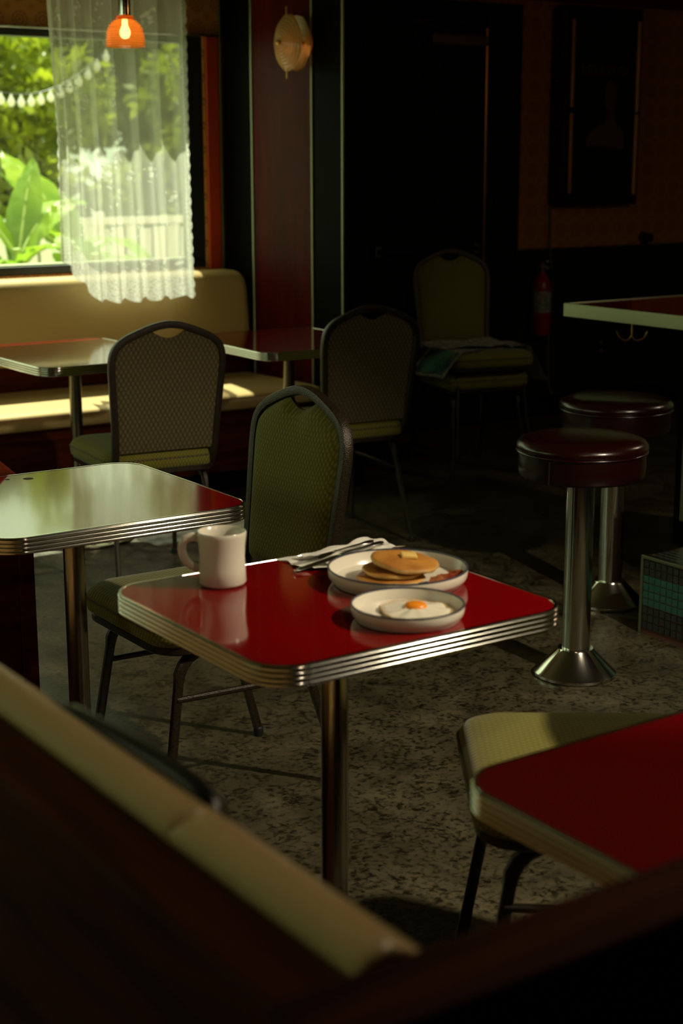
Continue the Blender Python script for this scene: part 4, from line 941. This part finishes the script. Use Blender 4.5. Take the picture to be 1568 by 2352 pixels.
# ================================================================== BACK WALL FITTINGS
fx = thing('fire_extinguisher', 'red fire extinguisher with pale label hung on the dark back wall', 'fire extinguisher', (6.04, 6.80, 0.50))
MB().lathe([(0.050, 0.0), (0.056, 0.008), (0.056, 0.26), (0.052, 0.30), (0.036, 0.335), (0.020, 0.35), (0.018, 0.37)], 32).build('cylinder', 'ext_red', fx, 40)
MB().lathe([(0.0575, 0.13), (0.0575, 0.255)], 32, cap0=False, cap1=False).build('label', 'ext_label', fx, 40)
MB().lathe([(0.017, 0.37), (0.020, 0.378), (0.020, 0.40), (0.012, 0.41)], 16).build('valve', 'brass', fx, 40)
MB().sweep([(0.0, 0.0, 0.405), (-0.02, -0.05, 0.425), (-0.03, -0.08, 0.43)], 0.009, 0.004).build('lever', 'alu', fx, 40)
MB().sweep([(0.0, 0.0, 0.392), (-0.02, -0.05, 0.398), (-0.03, -0.08, 0.392)], 0.009, 0.004).build('carry_handle', 'off_white', fx, 40)
MB().sweep(smooth_path([(0.02, 0, 0.388), (0.06, -0.01, 0.37), (0.074, -0.01, 0.30), (0.066, -0.01, 0.12), (0.062, -0.01, 0.04)], 6), 0.008).build('hose', 'rubber', fx, 50)
MB().box(-0.02, 0.02, 0.05, 0.079, 0.28, 0.33).build('bracket', 'black_paint', fx)

pb = thing('poster_light_box', 'tall dark framed poster cabinet with amber tubes on the wallpapered wall', 'poster', (6.175, RY1, 1.235))
BW, BH, BD = 0.60, 1.115, 0.10
MB().box(0, BW, -BD, -0.002, 0, BH).build('cabinet', 'poster_black', pb, None, 0.004)
box('side_frame', 'red_paint', (-0.022, 0.0, -BD + 0.005, -0.002, 0.01, BH - 0.02), pb, 0.004).data.materials[0] = MT['red_panel']
for z in (0.20, 0.45, 0.70, 0.93):
    MB().lathe([(0.007, 0), (0.008, 0.004), (0.003, 0.007)], 12).build('screw', 'brass', pb, 40).matrix_local = Matrix.Translation((-0.022, -0.06, z)) @ Matrix.Rotation(-PI / 2, 4, 'Y')
for a, b in ((0.06, 0.52), (0.555, 1.045)): MB().sweep([(0.045, -BD - 0.012, a), (0.045, -BD - 0.012, b)], 0.0105, n=12).build('tube', 'gold_tube', pb, 40)
for z in (0.055, 0.5375, 1.05): MB().lathe([(0.013, -0.014), (0.013, 0.014)], 12, (0.045, -BD - 0.010, z)).build('tube_clip', 'black_paint', pb, 40)
for a, b in ((0.06, 0.52), (0.535, 1.045)): MB().sweep([(BW - 0.04, -BD - 0.012, a), (BW - 0.04, -BD - 0.012, b)], 0.0115, n=12).build('tube', 'gold_tube', pb, 40)
po = box('poster', 'poster_black', (0.10, BW - 0.065, -BD - 0.004, -BD, 0.10, BH - 0.12), pb)
def text_mesh(txt, size, name, m_, parent, loc, rx=PI / 2, mirror=False):
    cu = bpy.data.curves.new(name, 'FONT'); cu.body = txt; cu.size = size; cu.extrude = 0.0008; cu.align_x = 'CENTER'
    tmp = bpy.data.objects.new(name + '_tmp', cu); COL.objects.link(tmp)
    dg = bpy.context.evaluated_depsgraph_get(); me = bpy.data.meshes.new_from_object(tmp.evaluated_get(dg)); me.name = name
    bpy.data.objects.remove(tmp); bpy.data.curves.remove(cu); me.materials.clear()
    o = link(name, me, m_, parent, loc=loc); o.rotation_euler = (rx, 0, 0); return o
text_mesh('RETAW DI', 0.080, 'lettering', 'poster_ink', po, (0.305, -BD - 0.0048, 0.735))
# bust of a figure on the poster: head turned aside, shoulders
head = [(0.355 + 0.050 * math.cos(a) * (1 + 0.12 * math.sin(a)), 0.615 + 0.088 * math.sin(a) + 0.006 * math.cos(3 * a)) for a in [2 * PI * i / 28 for i in range(28)]]
MB().prism(head, -BD - 0.0052, -BD - 0.004, 'Y').build('figure_head', 'poster_skin', po)
MB().prism([(0.17, 0.33), (0.18, 0.40), (0.25, 0.445), (0.315, 0.47), (0.33, 0.53), (0.385, 0.53), (0.40, 0.47), (0.455, 0.44), (0.475, 0.38), (0.47, 0.32), (0.36, 0.33), (0.27, 0.345)], -BD - 0.0050, -BD - 0.004, 'Y').build('figure_shoulders', 'poster_skin', po)

cb = MB().sweep(smooth_path([(6.165, RY1 - 0.012, 1.245), (6.172, RY1 - 0.014, 1.10), (6.162, RY1 - 0.028, 0.99), (6.168, RY1 - 0.042, 0.80), (6.165, RY1 - 0.030, 0.50), (6.175, RY1 - 0.03, 0.20), (6.20, RY1 - 0.045, 0.13)], 6), 0.006, n=8).build('power_cable', 'cable', None, 50)
tag(cb, 'thin cable hanging from the poster cabinet down the back wall', 'cable')
kb = thing('coat_peg', 'small dark round knob on the wallpaper right of the poster cabinet', 'knob', (6.94, RY1, 1.03)); kb.rotation_euler = (PI / 2, 0, 0)
MB().lathe([(0.035, 0), (0.035, 0.012), (0.018, 0.02), (0.018, 0.045), (0.028, 0.05), (0.028, 0.065), (0.020, 0.07)], 24).build('body', 'black_paint', kb, 40)
MB().lathe([(0.007, 0.070), (0.006, 0.076)], 12, (-0.01, 0.0, 0)).build('pin', 'brass', kb, 40)
ou = thing('wall_outlet', 'pair of small outlets on the dark wainscot behind the stools', 'outlet', (6.60, RY1 - 0.0205, 0.385))
box('plate', 'black_paint', (-0.035, 0.035, -0.006, 0, -0.058, 0.058), ou, 0.002)
for z in (-0.026, 0.026): box('socket', 'off_white', (-0.012, 0.012, -0.008, -0.006, z - 0.013, z + 0.013), ou, 0.002).data.materials[0] = MT['cable']
